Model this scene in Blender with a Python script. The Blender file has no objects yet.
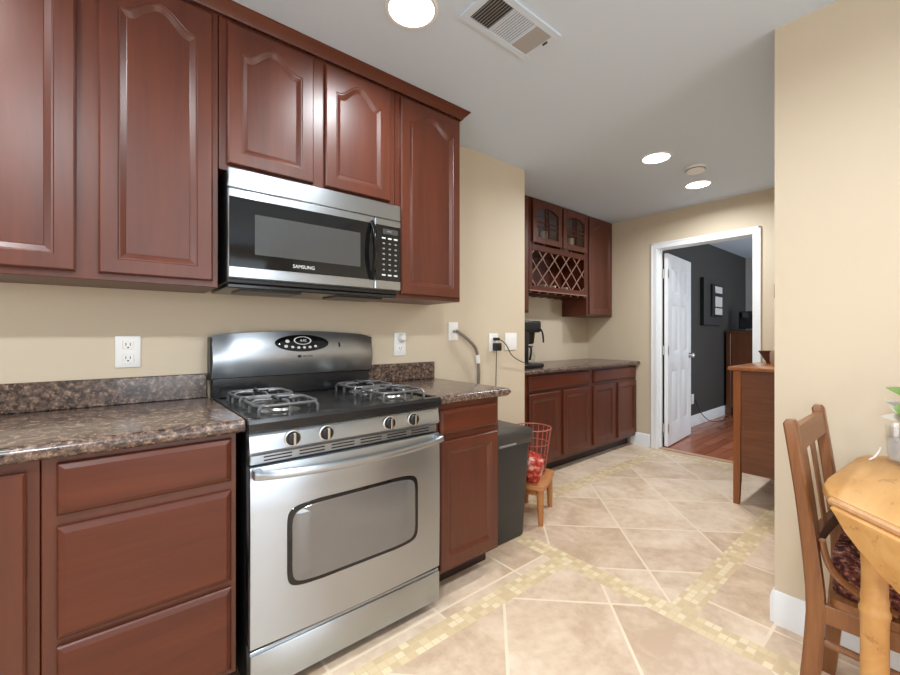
import bpy, bmesh, math, random
from mathutils import Vector, Matrix
from math import pi, sin, cos, radians
random.seed(4)
S = bpy.context.scene
COL = S.collection

# ------------------------------------------------------------------ camera, world, lights, exposure
cd = bpy.data.cameras.new('camera'); cam = bpy.data.objects.new('camera', cd); COL.objects.link(cam)
cam.location = (0, 0, 1.187); cam.rotation_euler = (radians(90), 0, radians(50.22 - 90))
cd.sensor_fit = 'HORIZONTAL'; cd.sensor_width = 36; cd.lens = 412.1 * 36 / 900
cd.shift_x = -2 / 900; cd.shift_y = -2.84 / 900; cd.clip_start = 0.02
S.camera = cam
W = bpy.data.worlds.new('world'); S.world = W; W.use_nodes = True
W.node_tree.nodes['Background'].inputs[0].default_value = (0.9, 0.95, 1, 1)
W.node_tree.nodes['Background'].inputs[1].default_value = 0.5
S.view_settings.view_transform = 'Standard'; S.view_settings.look = 'None'
S.view_settings.gamma = 1; S.view_settings.use_curve_mapping = False
S.view_settings.exposure = 0.08
S.cycles.max_bounces = 8; S.cycles.diffuse_bounces = 5; S.cycles.glossy_bounces = 4
S.cycles.transmission_bounces = 8; S.cycles.transparent_max_bounces = 8
S.cycles.sample_clamp_indirect = 6; S.cycles.caustics_reflective = False; S.cycles.caustics_refractive = False
S.cycles.use_denoising = True

CEIL = 2.446
LAMP_W = 10; LAMP_COL = (0.895, 0.957, 1.0)
def area(name, loc, rot, sx, sy, power, col=(1, 1, 1), spread=180):
    l = bpy.data.lights.new(name, 'AREA'); l.shape = 'RECTANGLE'; l.size = sx; l.size_y = sy
    l.energy = power; l.color = col; l.spread = radians(spread)
    o = bpy.data.objects.new(name, l); COL.objects.link(o); o.location = loc; o.rotation_euler = rot
    return o
# added fill lights behind the camera, in front of the added windows built below
area('fill_west', (-2.52, -0.6, 1.45), (0, radians(-90), 0), 1.4, 2.0, 30, (0.76, 0.88, 1.0))
area('fill_south', (0.9, -2.92, 1.25), (radians(90), 0, 0), 1.7, 2.0, 22, (0.76, 0.88, 1.0))
# added bedroom fill light, unseen, by the right wall and tilted up
area('bedroom_fill', (6.0, -0.9, 1.3), (radians(118), 0, 0), 1.6, 1.4, 74, (0.85, 0.93, 1.0))

# ------------------------------------------------------------------ materials
class NT:
    def __init__(s, name):
        s.m = bpy.data.materials.new(name); s.m.use_nodes = True
        s.t = s.m.node_tree; s.b = s.t.nodes['Principled BSDF']
    def n(s, typ, **k):
        x = s.t.nodes.new(typ)
        for a, v in k.items(): setattr(x, a, v)
        return x
    def l(s, a, b): s.t.links.new(a, b)
    def math(s, op, a, b=None, c=None):
        x = s.n('ShaderNodeMath', operation=op)
        for i, v in enumerate((a, b, c)):
            if v is None: continue
            if isinstance(v, (int, float)): x.inputs[i].default_value = v
            else: s.l(v, x.inputs[i])
        return x.outputs[0]
    def coord(s, scale=(1, 1, 1), rot=(0, 0, 0), kind='Object'):
        tc = s.n('ShaderNodeTexCoord'); mp = s.n('ShaderNodeMapping')
        mp.inputs['Scale'].default_value = scale; mp.inputs['Rotation'].default_value = rot
        s.l(tc.outputs[kind], mp.inputs[0]); return mp.outputs[0]
    def noise(s, vec, scale, detail=4, rough=0.55, dist=0):
        x = s.n('ShaderNodeTexNoise'); x.inputs['Scale'].default_value = scale
        x.inputs['Detail'].default_value = detail; x.inputs['Roughness'].default_value = rough
        x.inputs['Distortion'].default_value = dist
        if vec is not None: s.l(vec, x.inputs['Vector'])
        return x.outputs['Fac']
    def ramp(s, fac, stops, interp='LINEAR'):
        x = s.n('ShaderNodeValToRGB'); x.color_ramp.interpolation = interp
        e = x.color_ramp.elements
        while len(e) < len(stops): e.new(0.5)
        for i, (p, c) in enumerate(stops):
            e[i].position = p; e[i].color = (*c, 1)
        s.l(fac, x.inputs[0]); return x.outputs[0]
    def mix(s, fac, a, b, mode='MIX'):
        x = s.n('ShaderNodeMix', data_type='RGBA', blend_type=mode)
        for i, v in ((0, fac), (6, a), (7, b)):
            if isinstance(v, (int, float)): x.inputs[i].default_value = v
            elif isinstance(v, tuple): x.inputs[i].default_value = (*v, 1)
            else: s.l(v, x.inputs[i])
        return x.outputs[2]
    def bump(s, h, strength, dist=0.01):
        x = s.n('ShaderNodeBump'); x.inputs['Strength'].default_value = strength
        x.inputs['Distance'].default_value = dist
        s.l(h, x.inputs['Height']); s.l(x.outputs[0], s.b.inputs['Normal'])
    def set(s, **k):
        for a, v in k.items():
            i = s.b.inputs[a.replace('_', ' ')]
            if hasattr(v, 'is_output'): s.l(v, i)
            elif isinstance(v, tuple): i.default_value = (*v, 1)
            else: i.default_value = v
        return s.m
def srgb(r, g, b):
    f = lambda c: ((c / 255 + 0.055) / 1.055) ** 2.4 if c > 10 else c / 255 / 12.92
    return (f(r), f(g), f(b))
def plain(name, c, rough=0.5, metal=0.0, var=0.06, scale=30, **k):
    t = NT(name)
    nz = t.noise(t.coord(), scale, 3)
    col = t.mix(nz, tuple(x * (1 - var) for x in c), tuple(min(1, x * (1 + var)) for x in c))
    return t.set(Base_Color=col, Roughness=rough, Metallic=metal, **k)
def wood(name, c1, c2, axis='z', scale=6, rough=0.35, coat=0.0, contrast=(0.3, 0.7), fine=0.5, bump=0.0, spec=0.5):
    t = NT(name)
    sc = {'z': (1, 1, 0.08), 'x': (0.08, 1, 1), 'y': (1, 0.08, 1)}[axis]
    v = t.coord(sc)
    a = t.noise(v, scale, 5, 0.6, 1.2)
    b = t.noise(v, scale * 9, 3, 0.6, 0.2)
    f = t.math('ADD', t.math('MULTIPLY', a, 1 - fine * 0.5), t.math('MULTIPLY', b, fine * 0.5))
    col = t.ramp(f, [(contrast[0], c1), (contrast[1], c2)])
    blot = t.noise(t.coord(), 3.0, 3)
    col = t.mix(t.math('MULTIPLY', blot, 0.5), col, tuple(x * 0.75 for x in c1))
    if bump: t.bump(b, bump, 0.002)
    return t.set(Base_Color=col, Roughness=rough, Coat_Weight=coat, Coat_Roughness=0.25, Specular_IOR_Level=spec)

M = {}
CH1, CH2 = srgb(74, 31, 15), srgb(108, 50, 27)
M['cherry'] = wood('cherry_vertical', CH1, CH2, 'z', 7, 0.37, 0.0, spec=0.6)
M['cherry_h'] = wood('cherry_horizontal', CH1, CH2, 'x', 7, 0.37, 0.0, spec=0.4)
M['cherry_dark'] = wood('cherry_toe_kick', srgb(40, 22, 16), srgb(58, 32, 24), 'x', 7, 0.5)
M['inside'] = plain('cabinet_interior', srgb(52, 34, 26), 0.6)
t = NT('wall_paint')
t.bump(t.noise(t.coord(), 220, 2), 0.08, 0.002)
M['wall'] = t.set(Base_Color=t.mix(t.noise(t.coord(), 1.3, 2), srgb(205, 189, 164), srgb(209, 193, 169)), Roughness=0.6)
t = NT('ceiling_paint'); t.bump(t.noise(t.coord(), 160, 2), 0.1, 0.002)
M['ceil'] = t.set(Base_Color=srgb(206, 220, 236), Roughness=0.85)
M['white'] = plain('white_gloss_trim', srgb(232, 233, 234), 0.35, var=0.02)
M['dark_wall'] = plain('charcoal_wall_paint', srgb(64, 62, 60), 0.6, var=0.03)
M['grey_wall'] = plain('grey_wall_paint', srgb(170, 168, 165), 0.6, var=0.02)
M['plate'] = plain('white_plastic', srgb(236, 234, 230), 0.3, var=0.01)
M['black'] = plain('black_plastic', srgb(24, 24, 25), 0.35, var=0.1)
M['blackgloss'] = plain('black_glass', srgb(16, 16, 17), 0.06, var=0.05)
M['enamel'] = plain('black_enamel', srgb(30, 30, 31), 0.18, var=0.1)
M['grate'] = plain('cast_iron_grate', srgb(104, 104, 104), 0.30, 0.4, var=0.15)
M['trash'] = plain('charcoal_bin_plastic', srgb(46, 46, 47), 0.42, var=0.06)
M['trash_lid'] = plain('bin_lid_plastic', srgb(66, 62, 59), 0.35, var=0.05)
def steel(name, axis, base=0.62, rough=0.27, aniso=0.8):
    t = NT(name)
    tg = t.n('ShaderNodeTangent', direction_type='RADIAL', axis='X'); t.l(tg.outputs[0], t.b.inputs['Tangent'])
    sc = {'x': (0.6, 60, 60), 'z': (60, 60, 0.6)}[axis]
    nz = t.noise(t.coord(sc), 6, 4, 0.6)
    r = t.math('ADD', t.math('MULTIPLY', nz, 0.05), rough - 0.025)
    return t.set(Base_Color=t.mix(nz, (base * .91, base * .975, base * 1.05), (base * .94, base * 1.005, base * 1.08)), Roughness=r, Metallic=1.0, Anisotropic=aniso)
M['steel'] = steel('brushed_stainless', 'x', 0.46, 0.30)
M['steel_dark'] = steel('brushed_dark_stainless', 'x', 0.45, 0.3)
M['chrome'] = plain('chrome', (0.75, 0.75, 0.74), 0.15, 1.0, var=0.02)
M['nickel'] = plain('satin_nickel', (0.6, 0.58, 0.55), 0.3, 1.0, var=0.03)
M['oven_glass'] = plain('oven_window_glass', (0.20, 0.20, 0.20), 0.14, 0.6, var=0.05)
M['mw_window'] = plain('microwave_window_mesh', (0.085, 0.085, 0.085), 0.14, 0.4, var=0.05)
M['label_white'] = plain('pale_print', srgb(205, 205, 205), 0.5, var=0.01)
M['label_grey'] = plain('grey_print', srgb(130, 130, 130), 0.5, var=0.01)
t = NT('granite_laminate')
v = t.coord()
a = t.noise(v, 55, 4, 0.7); b = t.noise(v, 18, 5, 0.65, 1.0); c = t.noise(v, 130, 2)
vo = t.n('ShaderNodeTexVoronoi'); vo.inputs['Scale'].default_value = 70; t.l(v, vo.inputs['Vector'])
col = t.ramp(a, [(0.33, srgb(36, 28, 26)), (0.46, srgb(84, 66, 58)), (0.56, srgb(112, 92, 80)), (0.68, srgb(160, 136, 116))])
col = t.mix(t.math('MULTIPLY', t.math('GREATER_THAN', b, 0.56), 0.75), col, srgb(46, 37, 35))
sp = t.math('LESS_THAN', vo.outputs['Distance'], 0.22)
rnd = t.math('GREATER_THAN', t.noise(v, 9, 2), 0.47)
col = t.mix(t.math('MULTIPLY', t.math('MULTIPLY', sp, rnd), 0.65), col, srgb(158, 120, 98))
M['granite'] = t.set(Base_Color=col, Roughness=0.25, Coat_Weight=0.2)

def tile(name, kind, o1, o2, s1, s2, grout=0.006):
    t = NT(name)
    tc = t.n('ShaderNodeTexCoord'); sp = t.n('ShaderNodeSeparateXYZ'); t.l(tc.outputs['Object'], sp.inputs[0])
    x, y = sp.outputs[0], sp.outputs[1]
    if kind == 'diag':
        u = t.math('DIVIDE', t.math('SUBTRACT', t.math('SUBTRACT', x, y), o1), s1)
        w = t.math('DIVIDE', t.math('SUBTRACT', t.math('ADD', x, y), o2), s2)
    else:
        u = t.math('DIVIDE', t.math('SUBTRACT', x, o1), s1); w = t.math('DIVIDE', t.math('SUBTRACT', y, o2), s2)
    masks = []
    for q, s in ((u, s1), (w, s2)):
        f = t.math('FRACT', q)
        d = t.math('MINIMUM', f, t.math('SUBTRACT', 1.0, f))
        g = grout / s * (1.414 if kind == 'diag' else 1)
        masks.append(t.math('LESS_THAN', d, g))
    gm = t.math('MAXIMUM', *masks)
    cm = t.n('ShaderNodeCombineXYZ'); t.l(t.math('FLOOR', u), cm.inputs[0]); t.l(t.math('FLOOR', w), cm.inputs[1])
    wn = t.n('ShaderNodeTexWhiteNoise'); t.l(cm.outputs[0], wn.inputs['Vector'])
    r = wn.outputs['Value']
    v = tc.outputs['Object']
    if kind == 'mosaic':
        col = t.ramp(r, [(0.0, srgb(196, 164, 118)), (0.25, srgb(222, 196, 150)), (0.55, srgb(240, 222, 184)), (0.8, srgb(206, 172, 124)), (1.0, srgb(247, 236, 208))], 'CONSTANT')
        col = t.mix(0.5, col, srgb(226, 204, 168))
        gcol = srgb(215, 192, 158); ro = 0.3
    else:
        off = t.n('ShaderNodeVectorMath', operation='ADD'); t.l(v, off.inputs[0]); t.l(wn.outputs['Color'], off.inputs[1])
        n1 = t.noise(off.outputs[0], 3.5, 6, 0.62, 0.6); n2 = t.noise(off.outputs[0], 22, 4, 0.6)
        f = t.math('ADD', t.math('MULTIPLY', n1, 0.72), t.math('MULTIPLY', n2, 0.28))
        f = t.math('ADD', f, t.math('MULTIPLY', t.math('SUBTRACT', r, 0.5), 0.16))
        col = t.ramp(f, [(0.33, srgb(196, 166, 138)), (0.48, srgb(217, 191, 164)), (0.63, srgb(233, 211, 187))])
        gcol = srgb(234, 214, 188); ro = 0.34
    col = t.mix(gm, col, gcol)
    t.bump(t.math('SUBTRACT', 1.0, gm), 0.25, 0.002)
    return t.set(Base_Color=col, Roughness=ro)
M['tile_a'] = tile('beige_tile_far_field', 'diag', 1.128, 3.70, 0.655, 0.65)
M['tile_b'] = tile('beige_tile_near_field', 'diag', 0.09, 2.65, 0.66, 0.65)
M['tile_s'] = tile('beige_tile_straight', 'axis', 1.08, 0.45, 0.485, 0.47)
M['mosaic'] = tile('cream_mosaic_border', 'mosaic', 1.80, 1.25, 0.0367, 0.0305, 0.002)
t = NT('red_wood_floor')
br = t.n('ShaderNodeTexBrick'); br.inputs['Scale'].default_value = 1.0
br.inputs['Brick Width'].default_value = 0.9; br.inputs['Row Height'].default_value = 0.09
br.inputs['Mortar Size'].default_value = 0.002; br.inputs['Color1'].default_value = (*srgb(150, 84, 58), 1)
br.inputs['Color2'].default_value = (*srgb(186, 116, 84), 1); br.inputs['Mortar'].default_value = (*srgb(80, 42, 28), 1)
t.l(t.coord((1, 1, 1), (0, 0, radians(0))), br.inputs['Vector'])
M['wood_floor'] = t.set(Base_Color=t.mix(t.math('MULTIPLY', t.noise(t.coord((0.15, 1, 1)), 16, 5), 0.5), br.outputs['Color'], srgb(128, 66, 42)), Roughness=0.25)
M['sideboard'] = wood('brown_sideboard_wood', srgb(86, 44, 22), srgb(132, 80, 48), 'y', 8, 0.38, 0.15, fine=0.9)
M['sideboard_leg'] = wood('orange_sideboard_wood', srgb(124, 68, 30), srgb(160, 94, 48), 'z', 8, 0.36, 0.15)
M['sideboard_top'] = wood('sideboard_top_wood', srgb(140, 84, 48), srgb(176, 114, 70), 'x', 8, 0.26, 0.2)
M['dresser'] = wood('dresser_wood', srgb(84, 44, 20), srgb(116, 66, 32), 'z', 7, 0.4)
M['chair'] = wood('worn_oak', srgb(108, 62, 28), srgb(158, 104, 60), 'z', 9, 0.42, 0.1, fine=0.8, bump=0.15)
M['chair_h'] = wood('worn_oak_rail', srgb(108, 62, 28), srgb(158, 104, 60), 'x', 9, 0.42, 0.1, fine=0.8, bump=0.15)
t = NT('distressed_pine')
v = t.coord((0.25, 1.0, 1.0), (0, 0, radians(46)))
f = t.noise(v, 8, 5, 0.6, 0.8)
col = t.ramp(f, [(0.25, srgb(176, 122, 62)), (0.5, srgb(198, 147, 86)), (0.75, srgb(213, 168, 108))])
worn = t.math('GREATER_THAN', t.noise(t.coord((0.3, 1, 1), (0, 0, radians(46))), 26, 5, 0.75, 0.5), 0.61)
col = t.mix(t.math('MULTIPLY', worn, 0.45), col, srgb(140, 90, 50))
M['pine'] = t.set(Base_Color=col, Roughness=0.42)
M['pine_edge'] = wood('worn_pine_edge', srgb(168, 116, 72), srgb(222, 178, 128), 'x', 10, 0.45)
M['stool'] = wood('honey_stool_wood', srgb(176, 112, 62), srgb(206, 146, 92), 'z', 9, 0.42)
M['redwire'] = plain('red_brown_wire', srgb(176, 92, 80), 0.4)
t = NT('red_plastic_bag')
f = t.noise(t.coord(), 24, 3, 0.6, 0.5)
M['redbag'] = t.set(Base_Color=t.ramp(f, [(0.35, srgb(140, 30, 26)), (0.50, srgb(188, 58, 46)), (0.58, srgb(220, 130, 112)), (0.68, srgb(232, 196, 182))]), Roughness=0.2)
t = NT('woven_cushion')
f = t.noise(t.coord((1, 1, 1)), 60, 3, 0.7)
wv = t.n('ShaderNodeTexWave'); wv.inputs['Scale'].default_value = 28; wv.inputs['Distortion'].default_value = 6; t.l(t.coord(), wv.inputs['Vector'])
col = t.ramp(f, [(0.36, srgb(40, 24, 22)), (0.46, srgb(96, 40, 34)), (0.55, srgb(150, 84, 66)), (0.66, srgb(206, 168, 140))])
t.bump(wv.outputs['Fac'], 0.7, 0.006)
M['cushion'] = t.set(Base_Color=t.mix(t.math('MULTIPLY', wv.outputs['Fac'], 0.45), col, srgb(60, 30, 28)), Roughness=0.95)
M['leaf'] = plain('green_leaf', srgb(104, 134, 56), 0.4, var=0.35, scale=18)
M['leaf_shadow'] = plain('shadow_leaf', srgb(188, 180, 164), 0.5, var=0.1)  # shade of leaves on the wall, put into a pale blade colour
M['glass'] = NT('clear_glass').set(Base_Color=(0.98, 1.0, 0.99), Roughness=0.02, Transmission_Weight=1.0, IOR=1.45)
M['water'] = NT('cloudy_water').set(Base_Color=(0.9, 0.91, 0.9), Roughness=0.15, Alpha=0.35)
t = NT('cabinet_door_glass')
tr = t.n('ShaderNodeBsdfTransparent'); gl = t.n('ShaderNodeBsdfGlossy'); gl.inputs['Roughness'].default_value = 0.05
mx = t.n('ShaderNodeMixShader'); mx.inputs[0].default_value = 0.10
t.l(tr.outputs[0], mx.inputs[1]); t.l(gl.outputs[0], mx.inputs[2]); t.l(mx.outputs[0], t.t.nodes['Material Output'].inputs[0])
M['pane'] = t.m
M['bowl'] = plain('dark_woven_bowl', srgb(92, 56, 40), 0.7, var=0.4, scale=60)
M['basket'] = plain('tan_woven_jar', srgb(150, 126, 104), 0.7, var=0.3, scale=60)
M['cable'] = plain('grey_brown_cable', srgb(128, 116, 104), 0.5)
M['photo'] = plain('white_photo_paper', srgb(215, 213, 210), 0.4, var=0.25, scale=26)
M['wine'] = plain('dark_bottle_glass', srgb(22, 26, 20), 0.08)
M['capsule'] = plain('pale_bottle_capsule', srgb(190, 170, 150), 0.4)
M['clear_item'] = plain('pale_glassware', srgb(196, 186, 160), 0.15, var=0.1, Alpha=0.85)
def emit(name, c, s):
    t = NT(name); return t.set(Base_Color=(0.8, 0.8, 0.8), Emission_Color=c, Emission_Strength=s)
M['lens'] = emit('lit_lamp_lens', (1, 0.97, 0.92), 9.0)
M['fill_glow'] = emit('glowing_fill_pane', (0.9, 0.96, 1.0), 2.5)  # glow added for fill light, on the unseen panes only

# ------------------------------------------------------------------ mesh helpers
class MB:
    def __init__(s): s.bm = bmesh.new()
    def _merge(s, b):
        me = bpy.data.meshes.new('tmp'); b.to_mesh(me); b.free(); s.bm.from_mesh(me); bpy.data.meshes.remove(me)
    def box(s, x0, x1, y0, y1, z0, z1, bev=0.0, seg=1, mi=0):
        b = bmesh.new()
        bmesh.ops.create_cube(b, size=1, matrix=Matrix.Translation(((x0 + x1) / 2, (y0 + y1) / 2, (z0 + z1) / 2)) @ Matrix.Diagonal((x1 - x0, y1 - y0, z1 - z0, 1)))
        if bev: bmesh.ops.bevel(b, geom=b.edges[:], offset=bev, segments=seg, affect='EDGES', profile=0.5)
        for f in b.faces: f.material_index = mi
        s._merge(b); return s
    def loops(s, loops, cap0=True, cap1=True, closed=True):
        b = s.bm; vs = [[b.verts.new(p) for p in lp] for lp in loops]
        n = len(vs[0])
        for i in range(len(vs) - 1):
            for j in range(n if closed else n - 1):
                k = (j + 1) % n
                b.faces.new((vs[i][j], vs[i][k], vs[i + 1][k], vs[i + 1][j]))
        if cap0: b.faces.new(vs[0][::-1])
        if cap1: b.faces.new(vs[-1])
        return s
    def tube(s, pts, r, n=8, r2=None, closed=False):
        pts = [Vector(p) for p in pts]; N = len(pts); lps = []; up = None
        for i, p in enumerate(pts):
            if closed: d = pts[(i + 1) % N] - pts[i - 1]
            else: d = pts[min(i + 1, N - 1)] - pts[max(i - 1, 0)]
            d.normalize()
            if up is None: up = Vector((0, 0, 1)) if abs(d.z) < 0.9 else Vector((1, 0, 0))
            a = d.cross(up); a.normalize(); c = a.cross(d); c.normalize(); up = c
            ra = r[i] if isinstance(r, (list, tuple)) else r
            rb = (r2[i] if isinstance(r2, (list, tuple)) else r2) if r2 is not None else ra
            lps.append([p + a * (ra * cos(2 * pi * k / n)) + c * (rb * sin(2 * pi * k / n)) for k in range(n)])
        if closed: lps.append(lps[0]); return s.loops(lps, False, False)
        return s.loops(lps)
    def bar(s, p0, p1, w, h=None, ref=(0, 0, 1), bev=0.0):
        p0, p1 = Vector(p0), Vector(p1); h = h or w
        d = (p1 - p0); L = d.length; d.normalize(); a = d.cross(Vector(ref)); a.normalize(); c = a.cross(d)
        m = Matrix((a, d, c)).transposed().to_4x4(); m.translation = (p0 + p1) / 2
        b = bmesh.new(); bmesh.ops.create_cube(b, size=1, matrix=Matrix.Diagonal((w, L, h, 1)))
        if bev: bmesh.ops.bevel(b, geom=b.edges[:], offset=bev, segments=2, affect='EDGES', profile=0.5)
        b.transform(m); s._merge(b); return s
    def lathe(s, prof, c=(0, 0, 0), n=24, axis='z', cap0=True, cap1=True):
        cx, cy, cz = c; lps = []
        for r, h in prof:
            r = max(r, 1e-5); lp = []
            for k in range(n):
                a = 2 * pi * k / n; u, v = r * cos(a), r * sin(a)
                lp.append({'z': (cx + u, cy + v, cz + h), 'y': (cx + u, cy + h, cz - v), 'x': (cx + h, cy + u, cz + v)}[axis])
            lps.append(lp)
        return s.loops(lps, cap0, cap1)
    def prism(s, poly, fn, lo, hi, bev=0.0, seg=2):
        b = bmesh.new()
        v0 = [b.verts.new(fn(p[0], p[1], lo)) for p in poly]; v1 = [b.verts.new(fn(p[0], p[1], hi)) for p in poly]
        n = len(poly); b.faces.new(v0[::-1]); f1 = b.faces.new(v1)
        for i in range(n): b.faces.new((v0[i], v0[(i + 1) % n], v1[(i + 1) % n], v1[i]))
        if bev: bmesh.ops.bevel(b, geom=[e for e in f1.edges], offset=bev, segments=seg, affect='EDGES', profile=0.5)
        s._merge(b); return s
    def panel(s, x0, x1, z0, z1, yf, th=0.02, frame=0.055, arch=0.0, slab=False):
        """cabinet front facing -Y: frame-and-raised-panel (optionally cathedral arched) or bevelled slab"""
        K = 24
        if slab: prof = [(0, yf + th, 0), (0, yf + 0.010, 0), (0.004, yf + 0.006, 0), (0.016, yf, 0)]
        else:
            f = frame
            prof = [(0, yf + th, 0), (0, yf + 0.005, 0), (0.005, yf, 0), (f - 0.004, yf, 1), (f - 0.001, yf + 0.003, 1), (f + 0.003, yf + 0.0035, 1), (f + 0.019, yf + 0.0125, 1), (f + 0.021, yf + 0.0115, 1), (f + 0.025, yf + 0.0115, 1)]
        lps = []
        for d, y, aw in prof:
            a, b_, c, e = x0 + d, x1 - d, z0 + d, z1 - d
            lp = []
            for k in range(K + 1): lp.append((a + (b_ - a) * k / K, y, c))
            for k in range(K, -1, -1):
                q = k / K; dd = abs(q - 0.5) * 2
                h = (0.5 + 0.5 * cos(pi * min(1, dd / 0.86))) ** 0.8
                z = e - (arch * (1 - h) if aw else 0)
                lp.append((a + (b_ - a) * q, y, z))
            lps.append(lp)
        b = s.bm
        s.loops(lps, True, False)
        b.verts.ensure_lookup_table()
        last = b.verts[-2 * (K + 1):]
        for k in range(K):
            b.faces.new((last[k], last[k + 1], last[2 * K + 1 - k - 1], last[2 * K + 1 - k]))
        return s
    def build(s, name, mat, parent=None, label=None, loc=None, smooth=35, kind=None):
        bm = s.bm
        bmesh.ops.remove_doubles(bm, verts=bm.verts[:], dist=1e-6)
        bmesh.ops.recalc_face_normals(bm, faces=bm.faces[:])
        o0 = Vector((0, 0, 0))
        p = parent
        while p is not None: o0 = o0 + p.location; p = p.parent
        if loc is not None: o0 = o0 + Vector(loc)
        if o0.length: bmesh.ops.translate(bm, verts=bm.verts[:], vec=-o0)
        me = bpy.data.meshes.new(name); bm.to_mesh(me); bm.free()
        for m in (mat if isinstance(mat, list) else [mat]): me.materials.append(M[m] if isinstance(m, str) else m)
        if smooth:
            for f in me.polygons: f.use_smooth = True
            me.set_sharp_from_angle(angle=radians(smooth))
        o = bpy.data.objects.new(name, me); COL.objects.link(o)
        if loc is not None: o.location = loc
        if parent is not None: o.parent = parent
        if label: o['label'] = label
        if kind: o['kind'] = kind
        return o
def thing(name, label, cat, loc=(0, 0, 0), group=None, rz=0):
    o = bpy.data.objects.new(name, None); COL.objects.link(o); o.location = loc; o.empty_display_size = 0.1
    o.rotation_euler = (0, 0, rz)
    o['label'] = label; o['category'] = cat
    if group: o['group'] = group
    return o
def tag(o, label, cat, group=None, kind=None):
    o['label'] = label; o['category'] = cat
    if group: o['group'] = group
    if kind: o['kind'] = kind
    return o
def struct(name, mb, mat, parent=None, label=None, smooth=35):
    return mb.build(name, mat, parent, label, None, smooth, 'structure' if parent is None else None)
def copy_tree(o, parent=None):
    c = o.copy(); COL.objects.link(c)
    if parent is not None: c.parent = parent
    for ch in o.children: copy_tree(ch, c)
    return c
def text(name, s, size, loc, rot, mat, parent, depth=0.0006, sx=1.0):
    cu = bpy.data.curves.new(name, 'FONT'); cu.body = s; cu.size = size; cu.extrude = depth; cu.align_x = 'CENTER'; cu.align_y = 'CENTER'
    ob = bpy.data.objects.new(name, cu); COL.objects.link(ob)
    me = bpy.data.meshes.new_from_object(ob.evaluated_get(bpy.context.evaluated_depsgraph_get()))
    bpy.data.objects.remove(ob); bpy.data.curves.remove(cu)
    o0 = Vector(); p = parent
    while p is not None: o0 = o0 + p.location; p = p.parent
    me.transform(Matrix.Translation(Vector(loc) - o0) @ rot @ Matrix.Diagonal((sx, 1, 1, 1)))
    me.materials.clear(); me.materials.append(M[mat]); me.name = name
    o = bpy.data.objects.new(name, me); COL.objects.link(o); o.parent = parent
    return o
FACE_S = Matrix.Rotation(radians(90), 4, 'X')        # text plane facing -Y
def bez(p0, p1, p2, p3, n=10):
    p0, p1, p2, p3 = map(Vector, (p0, p1, p2, p3))
    return [p0 * (1 - t) ** 3 + p1 * 3 * t * (1 - t) ** 2 + p2 * 3 * t * t * (1 - t) + p3 * t ** 3 for t in (i / n for i in range(n + 1))]
def spline(pts, sub=6):
    P = [Vector(p) for p in pts]; P = [P[0] * 2 - P[1]] + P + [P[-1] * 2 - P[-2]]; out = []
    for i in range(1, len(P) - 2):
        a, b, c, d = P[i - 1:i + 3]
        for k in range(sub):
            t = k / sub
            out.append(0.5 * ((2 * b) + (c - a) * t + (2 * a - 5 * b + 4 * c - d) * t * t + (3 * b - a - 3 * c + d) * t ** 3))
    out.append(P[-2]); return out

# ------------------------------------------------------------------ the setting
WY = 2.07; BX = 2.447; AY = 2.74; FX = 4.385; PX = 2.11; HY = 0.455; BK = -2.6; FRY = -3.0
# floor: tile fields and mosaic borders in one mesh
b = MB()
def rect(x0, x1, y0, y1, mi):
    vs = [b.bm.verts.new(p) for p in ((x0, y0, 0), (x1, y0, 0), (x1, y1, 0), (x0, y1, 0))]
    b.bm.faces.new(vs).material_index = mi
TA, TB, TS, MO = 0, 1, 2, 3
for y0, y1, m in ((FRY, 1.25, TB), (1.25, 1.34, MO), (1.34, 2.9, TS)): rect(BK, 1.80, y0, y1, m)
rect(1.80, 1.91, FRY, 2.9, MO)
for y0, y1, m in ((FRY, 0.68, TS), (0.68, 0.78, MO), (0.78, 1.82, TA), (1.82, 1.93, MO), (1.93, 2.9, TS)): rect(1.91, 4.19, y0, y1, m)
for y0, y1, m in ((FRY, 0.68, TS), (0.68, 1.93, MO), (1.93, 2.9, TS)): rect(4.19, 4.29, y0, y1, m)
rect(4.29, FX + 0.05, FRY, 2.9, TS)
struct('floor', b, ['tile_a', 'tile_b', 'tile_s', 'mosaic'], smooth=0)
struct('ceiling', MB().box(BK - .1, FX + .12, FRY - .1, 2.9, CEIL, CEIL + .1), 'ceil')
struct('wall_left', MB().box(BK - .1, BX, WY, 2.9, 0, CEIL), 'wall')
struct('wall_alcove', MB().box(BX, FX, AY, 2.9, 0, CEIL), 'wall')
DY0, DY1, DZ = 1.10, 1.925, 2.075                     # door opening
b = MB().box(FX, FX + .115, HY - .2, DY0 - .018, 0, CEIL).box(FX, FX + .115, DY1 + .018, 2.9, 0, CEIL).box(FX, FX + .115, DY0 - .018, DY1 + .018, DZ + .018, CEIL)
struct('wall_far', b, 'wall')
struct('wall_right', MB().box(PX, PX + .12, FRY, HY, 0, CEIL), 'wall')
struct('wall_hall', MB().box(PX + .12, FX, HY - .12, HY, 0, CEIL), 'wall')
struct('wall_back', MB().box(BK - .12, BK, FRY - .12, WY, 0, CEIL), 'wall')
struct('wall_front', MB().box(BK, PX + .12, FRY - .12, FRY, 0, CEIL), 'wall')
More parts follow.
